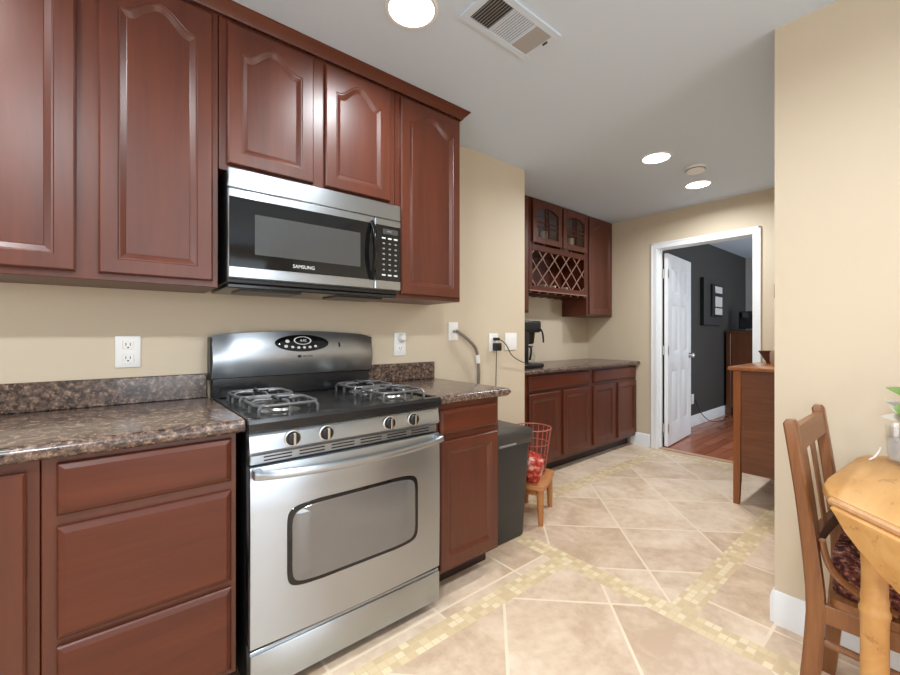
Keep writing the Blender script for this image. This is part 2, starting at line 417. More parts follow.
# added unseen windows behind the camera; their glowing panes give fill light
def window(name, fn, w, z0, z1):
    o = MB()
    o.prism([(-w / 2 - .07, z0 - .07), (w / 2 + .07, z0 - .07), (w / 2 + .07, z1 + .07), (-w / 2 - .07, z1 + .07)], fn, 0.0, 0.02)
    for a, c, d, e in ((-w / 2 - .07, -w / 2, z0 - .07, z1 + .07), (w / 2, w / 2 + .07, z0 - .07, z1 + .07), (-w / 2, w / 2, z0 - .07, z0), (-w / 2, w / 2, z1, z1 + .07), (-.02, .02, z0, z1), (-w / 2, w / 2, (z0 + z1) / 2 - .02, (z0 + z1) / 2 + .02)):
        o.prism([(a, d), (c, d), (c, e), (a, e)], fn, 0.02, 0.045)
    f = struct(name, o, 'white')
    MB().prism([(-w / 2, z0), (w / 2, z0), (w / 2, z1), (-w / 2, z1)], fn, 0.021, 0.024).build('fill_pane', 'fill_glow', f)
window('added_window_1', lambda u, z, d: (BK + d, -0.6 + u, z), 1.9, 0.75, 2.1)
window('added_window_2', lambda u, z, d: (0.9 - u, FRY + d, z), 1.6, 0.3, 2.1)
# baseboards
def baseboard(name, p0, p1, nrm, h=0.135, th=0.016):
    p0, p1, n = Vector(p0), Vector(p1), Vector(nrm)
    prof = [(0, 0), (th, 0), (th, h - .03), (th - .004, h - .022), (th - .004, h - .012), (.005, h - .002), (0, h)]
    return struct(name, MB().loops([[p + n * d + Vector((0, 0, z)) for d, z in prof] for p in (p0, p1)]), 'white')
baseboard('baseboard_right', (PX, FRY, 0), (PX, HY, 0), (-1, 0, 0), .135, .013)
baseboard('baseboard_hall', (PX, HY, 0), (3.3, HY, 0), (0, 1, 0))
baseboard('baseboard_far', (FX, DY1 + .07, 0), (FX, 2.21, 0), (-1, 0, 0))
baseboard('baseboard_left', (1.58, WY, 0), (BX, WY, 0), (0, -1, 0))
# bedroom beyond the door
BDY = 2.12
struct('floor_bedroom', MB().box(FX + .05, 8.2, -1.0, 2.3, -.05, 0.0), 'wood_floor', smooth=0)
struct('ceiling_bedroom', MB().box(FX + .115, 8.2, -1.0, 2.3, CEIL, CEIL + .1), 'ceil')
struct('wall_bedroom_left', MB().box(FX + .115, 8.1, BDY, BDY + .12, 0, CEIL), 'dark_wall')
struct('wall_bedroom_far', MB().box(8.05, 8.17, -1.0, BDY, 0, CEIL), 'grey_wall')
struct('wall_bedroom_right', MB().box(FX + .115, 8.05, -1.12, -1.0, 0, CEIL), 'grey_wall')
baseboard('baseboard_bedroom', (FX + .14, BDY, 0), (8.05, BDY, 0), (0, -1, 0))
# door casing and jamb
b = MB()
cw = 0.062
for y0, y1 in ((DY1, DY1 + cw), (DY0 - cw, DY0)):
    b.box(FX - .018, FX, y0, y1, 0, DZ, .004); 
b.box(FX - .018, FX, DY0 - cw, DY1 + cw, DZ, DZ + cw, .004)
b.box(FX - .022, FX - .016, DY1 + cw - .018, DY1 + cw, 0, DZ + cw, .002).box(FX - .022, FX - .016, DY0 - cw, DY0 - cw + .018, 0, DZ + cw, .002).box(FX - .022, FX - .016, DY0 - cw, DY1 + cw, DZ + cw - .018, DZ + cw, .002)
b.box(FX - .002, FX + .117, DY1, DY1 + .016, 0, DZ + .016).box(FX - .002, FX + .117, DY0 - .016, DY0, 0, DZ + .016).box(FX - .002, FX + .117, DY0, DY1, DZ, DZ + .016)
b.box(FX + .05, FX + .075, DY1 - .010, DY1, 0, DZ).box(FX + .05, FX + .075, DY0, DY0 + .010, 0, DZ)
struct('trim_1', b, 'white')
struct('trim_2', MB().box(FX + .02, FX + .09, DY0, DY1, 0.0, 0.008, .003), plain('threshold_strip', srgb(190, 150, 116), 0.4))
# six-panel door leaf, swung open into the bedroom
DL, DH = 0.80, 2.03
ang = radians(5.0)
hinge = Vector((FX + .120, DY1 - .035, 0.012))
def dp(u, z, d): # u along the leaf from the hinge, d toward the kitchen side (-Y)
    return (hinge.x + u * cos(ang) + d * sin(ang), hinge.y + u * sin(ang) - d * cos(ang), hinge.z + z)
b = MB()
st = .11
cols = ((st, DL / 2 - .045), (DL / 2 + .045, DL - st)); rows = ((.22, .80), (.98, 1.50), (1.62, 1.90))
us = sorted({0, DL, *[v for c in cols for v in c]}); zs = sorted({0, DH, *[v for r in rows for v in r]})
for d, sgn in ((0.0175, 1), (-0.0175, -1)):
    for i in range(len(us) - 1):
        for j in range(len(zs) - 1):
            u0, u1, z0, z1 = us[i], us[i + 1], zs[j], zs[j + 1]
            if (u0, u1) in cols and (z0, z1) in rows:
                lps = []
                for q, e in ((0, 0), (.012, -.008), (.022, -.008), (.045, -.002)):
                    lps.append([dp(u0 + q, z0 + q, d + e * sgn), dp(u1 - q, z0 + q, d + e * sgn), dp(u1 - q, z1 - q, d + e * sgn), dp(u0 + q, z1 - q, d + e * sgn)])
                b.loops(lps, False, True)
            else:
                b.bm.faces.new([b.bm.verts.new(dp(*p, d)) for p in ((u0, z0), (u1, z0), (u1, z1), (u0, z1))])
for p, q in (((0, 0), (DL, 0)), ((DL, 0), (DL, DH)), ((DL, DH), (0, DH)), ((0, DH), (0, 0))):
    b.bm.faces.new([b.bm.verts.new(dp(*r)) for r in ((*p, -.0175), (*q, -.0175), (*q, .0175), (*p, .0175))])
door = struct('door_1', b, 'white')
for z in (.20, 1.02, 1.83):
    h = MB(); h.box(FX + .085, FX + .116, DY1 - .004, DY1 - .001, z - .045, z + .045)
    h.lathe([(.007, -.048), (.007, .048)], (hinge.x - .002, DY1 - .008, z), 10)
    h.prism([(.0, z - .057), (.032, z - .057), (.032, z + .033), (.0, z + .033)], dp, .0176, .0195)
    h.build('hinge', 'nickel', door, 'satin nickel hinge')
k = MB()
for sg in (1, -1):
    pts = [dp(DL - .065, .935, sg * q) for q in (.0175, .024, .024, .045, .052, .066, .076)]
    k.tube(pts, [.032, .032, .012, .011, .024, .029, .012], 16)
k.build('door_knob', 'nickel', door, 'round satin nickel knob')

# ------------------------------------------------------------------ ceiling fixtures
def downlight(loc, label, watts=LAMP_W):
    t = thing('recessed_light', label, 'ceiling light', loc, 'recessed ceiling lights')
    x, y, z = loc
    MB().lathe([(.087, -.001), (.088, -.005), (.099, -.005), (.103, 0)], loc, 40, cap0=False, cap1=False).build('trim_ring', 'white', t)
    MB().lathe([(.001, -.0045), (.05, -.004), (.0875, -.0025)], loc, 40).build('lens', 'lens', t)
    l = bpy.data.lights.new('lamp_light', 'AREA'); l.shape = 'DISK'; l.size = 0.15; l.energy = watts; l.color = LAMP_COL; l.spread = radians(165)
    o = bpy.data.objects.new('lamp_light', l); COL.objects.link(o); o.parent = t; o.location = (0, 0, -.012)
downlight((0.90, 1.325, CEIL), 'large bright round recessed light in the ceiling in front of the wall cabinets')
downlight((2.995, 1.325, CEIL), 'middle recessed light of three, in the ceiling before the smoke detector', 14)
downlight((3.795, 1.335, CEIL), 'farthest recessed light, just beyond the smoke detector near the doorway', 14)
for (x, y), lb in (((-0.5, 1.325), 'recessed light in the ceiling at the near end of the kitchen run'), ((0.88, 0.09), 'recessed light in the ceiling over the dining side opposite the stove'), ((-0.35, 0.09), 'recessed light in the ceiling at the near end of the dining side')):
    downlight((x, y, CEIL), lb, (19 if x > 0 else 28) if y < 1 else LAMP_W)
t = thing('smoke_detector', 'round white smoke detector on the ceiling between two recessed lights', 'smoke detector', (3.39, 1.21, CEIL))
MB().lathe([(.068, 0), (.07, -.012), (.062, -.022), (.06, -.034), (.045, -.040), (.001, -.041)], (3.39, 1.21, CEIL), 28).build('housing', 'plate', t)
MB().lathe([(.0635, -.0185), (.0665, -.0215), (.0635, -.0245)], (3.39, 1.21, CEIL), 28, cap0=False, cap1=False).build('vent_slot', 'black', t, 'dark slot round the housing')
# vent register
VX0, VX1, VY0, VY1 = 1.06, 1.46, 1.035, 1.235
t = thing('ceiling_vent', 'rectangular white air register on the ceiling beside the bright recessed light', 'air vent', (1.26, 1.135, CEIL))
b = MB(); z0, z1 = CEIL - .008, CEIL
for x0, x1, y0, y1 in ((VX0, VX1, VY0, VY0 + .03), (VX0, VX1, VY1 - .03, VY1), (VX0, VX0 + .035, VY0 + .03, VY1 - .03), (VX1 - .03, VX1, VY0 + .03, VY1 - .03), (1.198, 1.206, VY0 + .03, VY1 - .03), (1.328, 1.336, VY0 + .03, VY1 - .03)):
    b.box(x0, x1, y0, y1, z0, z1, .002)
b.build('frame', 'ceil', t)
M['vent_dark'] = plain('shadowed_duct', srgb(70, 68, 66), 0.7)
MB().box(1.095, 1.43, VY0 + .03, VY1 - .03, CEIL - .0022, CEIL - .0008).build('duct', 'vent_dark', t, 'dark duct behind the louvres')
def louvre(x0, x1, n, tilt, nm, mat, lab=None):
    b = MB()
    for i in range(n):
        xc = x0 + (x1 - x0) * (i + .5) / n; hw = (x1 - x0) / n * .42
        b.bar((xc, VY0 + .03, CEIL - .006), (xc, VY1 - .03, CEIL - .006), hw * 2, .0012, ref=(sin(tilt), 0, cos(tilt)))
    return b.build(nm, mat, t, lab)
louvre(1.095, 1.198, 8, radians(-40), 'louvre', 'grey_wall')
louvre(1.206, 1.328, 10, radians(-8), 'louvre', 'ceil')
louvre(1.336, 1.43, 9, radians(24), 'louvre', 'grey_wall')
MB().box(1.432, 1.440, 1.09, 1.115, CEIL - .016, CEIL - .008, .002).build('damper_lever', 'vent_dark', t)

# ------------------------------------------------------------------ kitchen wall cabinets
UF = 1.75; UFF = 1.77                       # door face / face-frame planes
def upper(x0, x1, z0, z1, doors, label, side_open=False):
    t = thing('wall_cabinet', label, 'cabinet', ((x0 + x1) / 2, WY, z0))
    MB().box(x0, x1, UFF, WY - .001, z0, z1, .0015).build('carcass', 'cherry', t)
    for a, c, d, e, ar in doors:
        MB().panel(a, c, d, e, UF, .0195, .052, ar).build('door', 'cherry', t, smooth=14)
    return t
upper(-0.448, 0.318, 1.366, 2.405, [(-0.405, -0.081, 1.388, 2.385, .06), (-0.026, 0.298, 1.388, 2.385, .06)], 'tall two-door cherry wall cabinet left of the microwave')
upper(0.3205, 1.0995, 1.818, 2.405, [(0.348, 0.681, 1.842, 2.385, .06), (0.735, 1.065, 1.842, 2.385, .06)], 'short two-door cherry wall cabinet directly above the microwave')
upper(1.102, 1.532, 1.372, 2.405, [(1.128, 1.517, 1.392, 2.385, .06)], 'single-door cherry wall cabinet right of the microwave')
# crown moulding with mitred return
prof = [(0, 2.405), (.004, 2.400), (.009, 2.402), (.012, 2.410), (.026, 2.424), (.036, 2.436), (.040, 2.439), (.040, 2.4455), (0, 2.4455)]
lps = [[(-0.448, UF + .012 - d, z) for d, z in prof], [(1.532 + d, UF + .012 - d, z) for d, z in prof], [(1.532 + d, WY - .001, z) for d, z in prof]]
struct('trim_3', MB().loops(lps), 'cherry_h')

# ------------------------------------------------------------------ base cabinets
BF, BFF = 1.45, 1.47
def base_cab(x0, x1, fronts, label, yf=BF, wy=WY, top=.872, toe=.10, toeback=.09, stretch=None):
    t = thing('base_cabinet', label, 'cabinet', ((x0 + x1) / 2, wy, 0))
    MB().box(x0, x1, yf + .02, wy - .002, toe, top, .0015).build('carcass', 'cherry', t)
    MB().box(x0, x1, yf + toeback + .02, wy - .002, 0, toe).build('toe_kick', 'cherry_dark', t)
    for kind, a, c, d, e in fronts:
        if kind == 'door': MB().panel(a, c, d, e, yf, .0195, .05).build('door', 'cherry', t, smooth=14)
        else: MB().panel(a, c, d, e, yf, .0195, slab=True).build('drawer', 'cherry_h', t, smooth=14)
    return t
base_cab(-0.132, 0.316, [('drawer', -0.103, 0.300, .722, .857), ('drawer', -0.103, 0.300, .404, .692), ('drawer', -0.103, 0.300, .120, .384)], 'cherry base cabinet with three wide drawers left of the stove')
base_cab(-1.05, -0.134, [('drawer', -1.02, -0.60, .722, .857), ('door', -1.02, -0.60, .12, .692), ('door', -0.57, -0.158, .12, .845)], 'cherry base cabinet with a tall door at the left edge of the photo')
base_cab(1.118, 1.530, [('drawer', 1.142, 1.512, .730, .845), ('door', 1.142, 1.512, .122, .704)], 'narrow cherry base cabinet between the stove and the trash can')
# worktops
def counter(x0, x1, yf, wy, zt, th, label, splash=None, rightend=False, sides=()):
    t = thing('countertop', label, 'countertop', ((x0 + x1) / 2, wy, zt - th))
    n = 8; r = th / 2
    prof = [(wy - .001, zt - th), (wy - .001, zt)] + [(yf + r - r * sin(a) * 1.0, zt - r + r * cos(a)) for a in (pi * i / n for i in range(n + 1))]
    b = MB()
    lps = [[(x0, y, z) for y, z in prof]]
    xe = x1 - (r if rightend else 0)
    lps.append([(xe, y, z) for y, z in prof])
    if rightend:
        for i in range(1, n // 2 + 1):
            a = pi / 2 * i / (n // 2); k = cos(a)
            lps.append([(xe + r * sin(a), y, zt - r + (z - zt + r) * max(k, .05)) for y, z in prof])
    b.loops(lps); b.build('worktop', 'granite', t)
    if splash: MB().box(splash[0], splash[1], wy - .021, wy - .001, zt + .0005, zt + .104, .003).build('backsplash', 'granite', t)
    for a, c in sides: MB().box(a, c, yf + .05, wy - .022, zt + .0005, zt + .104, .003).build('side_splash', 'granite', t)
    return t
counter(-1.05, .334, 1.428, WY, .915, .042, 'long speckled brown granite countertop left of the stove', (-1.05, .326))
counter(1.104, 1.590, 1.432, WY, .915, .042, 'short speckled brown granite countertop right of the stove', (1.104, 1.566), True)

# ------------------------------------------------------------------ gas range
RX0, RX1 = .341, 1.098
t = thing('gas_range', 'stainless gas range with black cooktop between two granite counters', 'stove', ((RX0 + RX1) / 2, 2.05, 0))
rng = t
MB().box(RX0 + .002, RX1 - .002, 1.455, 2.05, .03, .876).build('body', 'black', t, 'black side panels')
for x in (RX0 + .05, RX1 - .05):
    for y in (1.50, 2.0): MB().lathe([(.018, 0), (.018, .03)], (x, y, 0), 12).build('levelling_foot', 'black', t)
# control panel, slightly tilted
pp = [(1.412, .803), (1.404, .812), (1.414, .868), (1.42, .874), (1.455, .874), (1.455, .803)]
cp = MB().loops([[(x, y, z) for y, z in pp] for x in (RX0, RX1)]).build('control_panel', 'steel', t)
for x in (.475, .593, .850, .964):
    z = .839; y0 = 1.408
    k = MB().lathe([(.001, -.018), (.018, -.017), (.0215, -.013), (.0225, -.004), (.023, 0)], (x, y0, z), 28, 'y').build('knob', 'black', t, 'black burner knob')
    MB().box(x - .0045, x + .0045, y0 - .026, y0 - .016, z - .021, z + .021, .002).build('pointer', 'chrome', k, 'chrome grip bar')
    MB().lathe([(.0235, -.004), (.0275, -.003), (.0285, 0)], (x, y0, z), 28, 'y', False, False).build('skirt', 'nickel', k, 'silver ring behind the knob')
# vent strip with slots
vs_ = MB().box(RX0 + .004, RX1 - .004, 1.418, 1.456, .768, .800, .003).build('vent_strip', 'steel', t)
b = MB()
for i in range(6):
    x0 = RX0 + .045 + i * .115
    for z in (.779, .790): b.box(x0, x0 + .09, 1.4165, 1.42, z - .0022, z + .0022)
b.build('vent_slots', 'black', vs_, 'dark vent slots')
# oven door with curved window
ODY = 1.40
def rounded(poly, r, n=5):
    out = []; N = len(poly)
    for i in range(N):
        p0, p, p1 = (Vector(poly[k % N]) for k in (i - 1, i, i + 1))
        a = (p0 - p).normalized() * r; c = (p1 - p).normalized() * r
        for k in range(n + 1):
            q = k / n; out.append(tuple((p + a) * (1 - q) ** 2 + p * 2 * q * (1 - q) + (p + c) * q * q))
    return out
def doorfront(x):                      # the door face bows out towards the middle
    q = (x - (RX0 + RX1) / 2) / ((RX1 - RX0) / 2)
    return ODY + .004 - .010 * (1 - q * q)
NX = 28
b = MB()
lps = []
zsec = [(.186, .006), (.190, .0), (.40, -.003), (.62, -.003), (.755, 0), (.763, .004)]
xs = [RX0 + .001 + (RX1 - RX0 - .002) * i / NX for i in range(NX + 1)]
ring = []
for z, dy in zsec: ring.append([(x, doorfront(x) + dy, z) for x in xs])
b.loops(ring, False, False, False)
back = [(xs[0], 1.454, .186), (xs[-1], 1.454, .186), (xs[-1], 1.454, .763), (xs[0], 1.454, .763)]
for i in range(NX):
    for row, z in ((0, .186), (-1, .763)):
        b.bm.faces.new([b.bm.verts.new(p) for p in (ring[row][i], ring[row][i + 1], (xs[i + 1], 1.454, z), (xs[i], 1.454, z))])
for j in range(len(zsec) - 1):
    for e in (0, -1):
        b.bm.faces.new([b.bm.verts.new(p) for p in (ring[j][e], ring[j + 1][e], (xs[e], 1.454, ring[j + 1][e][2]), (xs[e], 1.454, ring[j][e][2]))])
b.bm.faces.new([b.bm.verts.new(p) for p in back])
od = b.build('oven_door', 'steel', t)
def winpoly(cx, hw, zt, zb, bow, n=64):
    P = []; zc, hh = (zt + zb) / 2, (zt - zb) / 2
    for i in range(n):
        a = 2 * pi * (i + .5) / n; c, q = cos(a), sin(a)
        x = math.copysign(abs(c) ** (2 / 11), c); z = math.copysign(abs(q) ** (2 / 11), q)
        P.append((cx + hw * x * (1 + .02 * (1 - z * z)), zc + hh * z + (bow if z > 0 else -bow * .6) * (1 - x * x) * abs(z)))
    return P
def plate_on_door(poly, off, th):
    b = MB(); cx = sum(p[0] for p in poly) / len(poly); cz = sum(p[1] for p in poly) / len(poly)
    ins = [[(cx + (x - cx) * k, cz + (z - cz) * k) for x, z in poly] for k in (1, .992, .75, .5, .25, .02)]
    lps = []
    for i, ring in enumerate(ins):
        lps.append([(x, doorfront(x) - .004 - (off if i else off - th), z) for x, z in ring])
    return b.loops(lps, False, True)
plate_on_door(winpoly(.716, .260, .615, .344, .010), .002, .003).build('window_border', 'blackgloss', od, 'black frit border of the oven window')
plate_on_door(winpoly(.716, .244, .602, .357, .010), .0035, .001).build('window_glass', 'oven_glass', od, 'grey oven window glass')
# bowed handle
hp = [(RX0 + .010 + (RX1 - RX0 - .02) * i / 20, 0, 0) for i in range(21)]
hp = [(x, 1.372 - .028 * (1 - ((i - 10) / 10) ** 2) ** .6, .746 - .012 * (1 - ((i - 10) / 10) ** 2)) for i, (x, _, _) in enumerate(hp)]
h = MB().tube(hp, .009, 12, .014)
for x in (RX0 + .018, RX1 - .018): h.box(x - .014, x + .014, 1.366, ODY + .012, .733, .760, .004, 2)
h.build('handle', 'steel', od, 'bowed stainless bar handle')
# storage drawer
b = MB(); b.box(RX0 + .001, RX1 - .001, 1.402, 1.454, .045, .168, .004, 2)
b.box(RX0 + .001, RX1 - .001, 1.409, 1.454, .162, .178, .002)
b.build('storage_drawer', 'steel', t)
# cooktop
ct = MB().loops([[(x, y, z) for y, z in [(1.396, .880), (1.394, .905), (1.402, .917), (1.425, .919), (1.432, .912), (1.99, .912), (1.99, .877), (1.40, .877)]] for x in (RX0 - .004, RX1 + .004)])
ct.box(RX0 - .004, RX0 + .016, 1.43, 1.99, .910, .920, .003).box(RX1 - .016, RX1 + .004, 1.43, 1.99, .910, .920, .003)
ct = ct.build('cooktop', 'enamel', t, 'black enamel cooktop')
def burner(cx, cy, r):
    bb = MB().lathe([(r + .03, .9125), (r + .022, .916), (r + .006, .917), (r, .926), (.01, .926)], (cx, cy, 0), 24).build('burner', 'nickel', t, 'grey burner base')
    MB().lathe([(r + .003, .9265), (r + .004, .931), (r - .006, .936), (.001, .937)], (cx, cy, 0), 24).build('burner_cap', 'black', bb, 'black burner cap')
def grate(cx, cy):
    g = MB(); h, z = .105, .947; rr = .045
    pts = []
    for sx, sy, a0 in ((1, 1, 0), (-1, 1, 90), (-1, -1, 180), (1, -1, 270)):
        for k in range(5):
            a = radians(a0 + 90 * k / 4); pts.append((cx + sx * (h - rr) + rr * cos(a), cy + sy * (h - rr) + rr * sin(a), z))
    g.tube(pts, .0058, 8, closed=True)
    for dx, dy in ((1, 0), (-1, 0), (0, 1), (0, -1)):
        g.tube(bez((cx + dx * h, cy + dy * h, .914), (cx + dx * h, cy + dy * h, .964), (cx + dx * h * .8, cy + dy * h * .8, .957), (cx + dx * .030, cy + dy * .030, .953), 8), .0055, 8)
    for dx, dy in ((1, 1), (-1, 1), (-1, -1), (1, -1)):
        q = h - rr + rr * .707
        g.tube([(cx + dx * q, cy + dy * q, z), (cx + dx * (q + .008), cy + dy * (q + .008), .935), (cx + dx * (q + .008), cy + dy * (q + .008), .913)], .0058, 8)
    g.build('grate', 'grate', t, 'cast iron burner grate')
for x, y, r in ((.482, 1.560, .040), (.482, 1.815, .032), (.955, 1.560, .034), (.955, 1.815, .044)):
    burner(x, y, r); grate(x, y)
# backguard
BG0, BG1 = .334, 1.083
def bgt(x):
    q = -1 + 2 * (x - BG0) / (BG1 - BG0); return 1.184 + .019 * (1 - q * q)
def bgs(x, z): return bgy(1.0 + (z - 1.0) * .19 / (bgt(x) - 1.0))
def bgy(z):
    q = (z - 1.0) / .19; return 1.988 - .034 * sin(pi * min(1, max(0, q * .92 + .04))) + .012 * q
NXB = 16; lps = []
for i in range(NXB + 1):
    q = -1 + 2 * i / NXB; x = BG0 + (BG1 - BG0) * (i / NXB)
    zt = bgt(x) - (.006 if abs(q) > .99 else 0)
    lp = []
    for k in range(13):
        z0 = 1.0 + (1.19 - 1.0) * k / 12; lp.append((x, bgy(z0) + (.004 if abs(q) > .99 else 0), 1.0 + (zt - 1.0) * k / 12))
    lp += [(x, 2.012, zt + .003), (x, 2.05, zt - .004), (x, 2.05, 1.0)]
    lps.append(lp)
bg = MB().loops(lps).build('backguard', 'steel_dark', t, 'curved stainless backguard')
for x in (BG0 - .006, BG1 - .002): MB().box(x, x + .008, 1.983, 2.052, .99, 1.176, .003).build('end_cap', 'black', bg, 'black end cap')
MB().box(BG0 + .003, BG1 - .003, 1.998, 2.05, .9125, .999, .003).build('riser', 'enamel', t, 'black riser under the backguard')
def ell(cx, cz, rx, rz, off, n=32):
    lps = []
    for k, o in ((1, off - .0015), (.98, off), (.8, off), (.6, off), (.4, off), (.2, off), (.02, off)):
        lps.append([(cx + rx * k * cos(2 * pi * i / n), bgs(cx + rx * k * cos(2 * pi * i / n), cz + rz * k * sin(2 * pi * i / n)) - o, cz + rz * k * sin(2 * pi * i / n)) for i in range(n)])
    return MB().loops(lps, False, True)
dz = 1.147
dsp = ell(.712, dz, .128, .040, .0025).build('display', 'blackgloss', bg, 'black oval control display')
def ringm(cx, cz, rx, rz, w, off, n=32):
    lps = []
    for k in (1, 1 - w):
        lps.append([(cx + rx * k * cos(2 * pi * i / n), bgs(cx + rx * k * cos(2 * pi * i / n), cz + rz * k * sin(2 * pi * i / n)) - off, cz + rz * k * sin(2 * pi * i / n)) for i in range(n)])
    return MB().loops(lps, False, False)
ringm(.712, dz + .012, .042, .019, .14, .0035).build('clock_ring', 'label_white', dsp, 'pale oval ring around the clock')
text('clock_digits', '4:42', .018, (.714, bgs(.714, dz + .012) - .0052, dz + .012), FACE_S, 'label_white', dsp)
for x, z, r in ((.641, dz + .009, .010), (.632, dz - .014, .009), (.662, dz - .018, .0075), (.690, dz - .0205, .0075), (.717, dz - .0205, .0075), (.744, dz - .019, .0075), (.771, dz - .0155, .0075)):
    ell(x, z, r, r * .75, .0035, 14).build('button', 'label_white', dsp, 'pale touch button')
ell(.896, 1.137, .0055, .014, .0015, 16).build('lock_slot', 'black', bg, 'small black oval')
ell(.694, 1.085, .010, .007, .0012, 16).build('badge', 'black', bg, 'small dark badge')
text('lettering', 'MAYTAG', .012, (.732, bgs(.732, 1.085) - .0016, 1.085), FACE_S, 'black', bg)

# ------------------------------------------------------------------ over-the-range microwave
t = thing('microwave', 'stainless over-the-range microwave hung under the short wall cabinet', 'microwave', ((RX0 + RX1) / 2, WY, 1.366))
MY = 1.71
MB().box(RX0 + .001, RX1 - .001, MY + .03, WY - .002, 1.385, 1.815, .003).build('housing', 'black', t)
MB().box(RX0 + .004, RX1 - .004, MY + .035, WY - .004, 1.366, 1.384, .004).build('hood_base', 'enamel', t)
for i in range(2):
    x0 = RX0 + .06 + i * .40; MB().box(x0, x0 + .24, MY + .08, WY - .12, 1.361, 1.3655).build('grease_filter', 'black', t)
MB().box(RX0, RX1, MY + .002, MY + .029, 1.741, 1.815, .003).build('vent_grille_panel', 'steel', t, 'stainless strip along the top')
dr = MB().box(RX0, .952, MY, MY + .028, 1.401, 1.738, .004).build('door', 'steel', t)
MB().box(RX0 + .003, .950, MY - .003, MY + .001, 1.443, 1.706, .001).build('door_glass', 'blackgloss', dr, 'black glass door face')
MB().box(.432, .879, MY - .0042, MY - .0028, 1.495, 1.650, .0006).build('window', 'mw_window', dr, 'grey mesh window')
h = MB().tube(bez((.936, MY - .004, 1.448), (.932, MY - .055, 1.49), (.932, MY - .055, 1.66), (.936, MY - .004, 1.708), 14), .009, 10, .013)
h.build('handle', 'blackgloss', dr, 'bowed black handle')
text('lettering', 'SAMSUNG', .020, (.622, MY - .0036, 1.466), FACE_S, 'label_white', dr)
pn = MB().box(.956, RX1, MY, MY + .028, 1.401, 1.738, .004).build('control_panel', 'steel', t)
MB().box(.958, RX1 - .003, MY - .003, MY + .001, 1.443, 1.706, .001).build('keypad', 'blackgloss', pn, 'black keypad glass')
MB().box(.995, 1.078, MY - .0042, MY - .0028, 1.665, 1.690, .0006).build('display', 'mw_window', pn, 'dim grey display')
text('clock_digits', '4:42', .014, (1.03, MY - .005, 1.678), FACE_S, 'label_grey', pn)
for r in range(8):
    for c_ in range(3):
        x = 1.000 + c_ * .033; z = 1.645 - r * .025
        br_ = r in (0, 7)
        MB().box(x - (.010 if br_ else .006), x + (.010 if br_ else .006), MY - .004, MY - .0028, z - .0035, z + .0035).build('button', 'label_white' if br_ else 'label_grey', pn, 'printed key')

# ------------------------------------------------------------------ wall plates, plugs and cables
def plate(x0, x1, z0, z1, label, kind='outlet', wy=WY):
    xc, zc = (x0 + x1) / 2, (z0 + z1) / 2
    nm, cat = {'outlet': ('power_outlet', 'outlet'), 'switch': ('light_switch', 'light switch'), 'jack': ('wall_jack', 'wall plate')}[kind]
    t = thing(nm, label, cat, (xc, wy, zc))
    MB().box(x0, x1, wy - .007, wy - .0005, z0, z1, .0025, 2).build('cover_plate', 'plate', t)
    if kind == 'outlet':
        for dz_ in (-.026, .026):
            r = MB().box(xc - .017, xc + .017, wy - .0085, wy - .0065, zc + dz_ - .017, zc + dz_ + .017, .004, 2).build('receptacle', 'plate', t)
            MB().box(xc - .008, xc - .0055, wy - .0092, wy - .008, zc + dz_ - .002, zc + dz_ + .009).box(xc + .0055, xc + .008, wy - .0092, wy - .008, zc + dz_ - .002, zc + dz_ + .009).lathe([(.003, -.0009), (.003, 0)], (xc, wy - .0083, zc + dz_ - .009), 10, 'y').build('slots', 'black', r, 'dark socket slots')
    elif kind == 'switch':
        for dx in (-.023, .023):
            MB().box(xc + dx - .0165, xc + dx + .0165, wy - .0095, wy - .0065, zc - .033, zc + .033, .002).build('rocker', 'plate', t)
    else:
        MB().lathe([(.009, -.008), (.009, 0)], (xc, wy - .0065, zc), 14, 'y').build('jack', 'label_grey', t)
    return t
plate(.018, .098, 1.058, 1.181, 'white duplex outlet on the wall above the long counter, left of the stove')
plate(1.280, 1.360, 1.063, 1.198, 'white outlet with a night light, right of the stove backguard')
t = thing('night_light', 'small round white night light plugged in right of the stove', 'night light', (1.325, WY - .009, 1.165))
MB().lathe([(.001, -.034), (.014, -.032), (.022, -.022), (.024, -.006), (.024, 0)], (1.325, WY - .0095, 1.168), 18, 'y').build('body', 'plate', t)
plate(1.690, 1.770, 1.148, 1.268, 'white cable jack plate with a thick grey cable coming out', 'jack')
plate(2.060, 2.150, 1.068, 1.196, 'white outlet holding a black plug and a black adapter')
plate(2.225, 2.350, 1.073, 1.200, 'white double light switch next to the wall corner', 'switch')
def rope(name, pts, r, mat, label, cat, n=8):
    pts = spline(pts); o = MB().tube(pts, r, n).build(name, mat, None, None, tuple(pts[0])); return tag(o, label, cat)
rope('cable', [(1.745, WY - .016, 1.213), (1.765, WY - .035, 1.195), (1.83, WY - .045, 1.15), (1.895, WY - .045, 1.09), (1.925, WY - .035, 1.0), (1.935, WY - .03, .92), (1.945, WY - .018, .83), (1.95, WY - .016, .55), (1.95, WY - .018, .3)], .011, 'cable', 'thick grey cable sagging down the wall from the jack plate', 'cable')
t = thing('cable_clip', 'short white sleeve clipped round the grey cable above the countertop', 'cable clip', (1.918, WY - .038, 1.03))
MB().tube([(1.913, WY - .038, 1.052), (1.921, WY - .036, 1.02), (1.926, WY - .035, .995)], .0145, 10).build('sleeve', 'plate', t)
t = thing('power_adapter', 'square black power adapter in the lower socket by the switch', 'power adapter', (2.115, WY - .0095, 1.105))
MB().box(2.088, 2.142, WY - .050, WY - .0098, 1.073, 1.128, .004, 2).build('body', 'black', t)
MB().tube(spline([(2.112, WY - .028, 1.074), (2.112, WY - .025, 1.0), (2.115, WY - .018, .85), (2.11, WY - .018, .6), (2.11, WY - .02, .25)]), .0028, 6).build('cord', 'black', t)
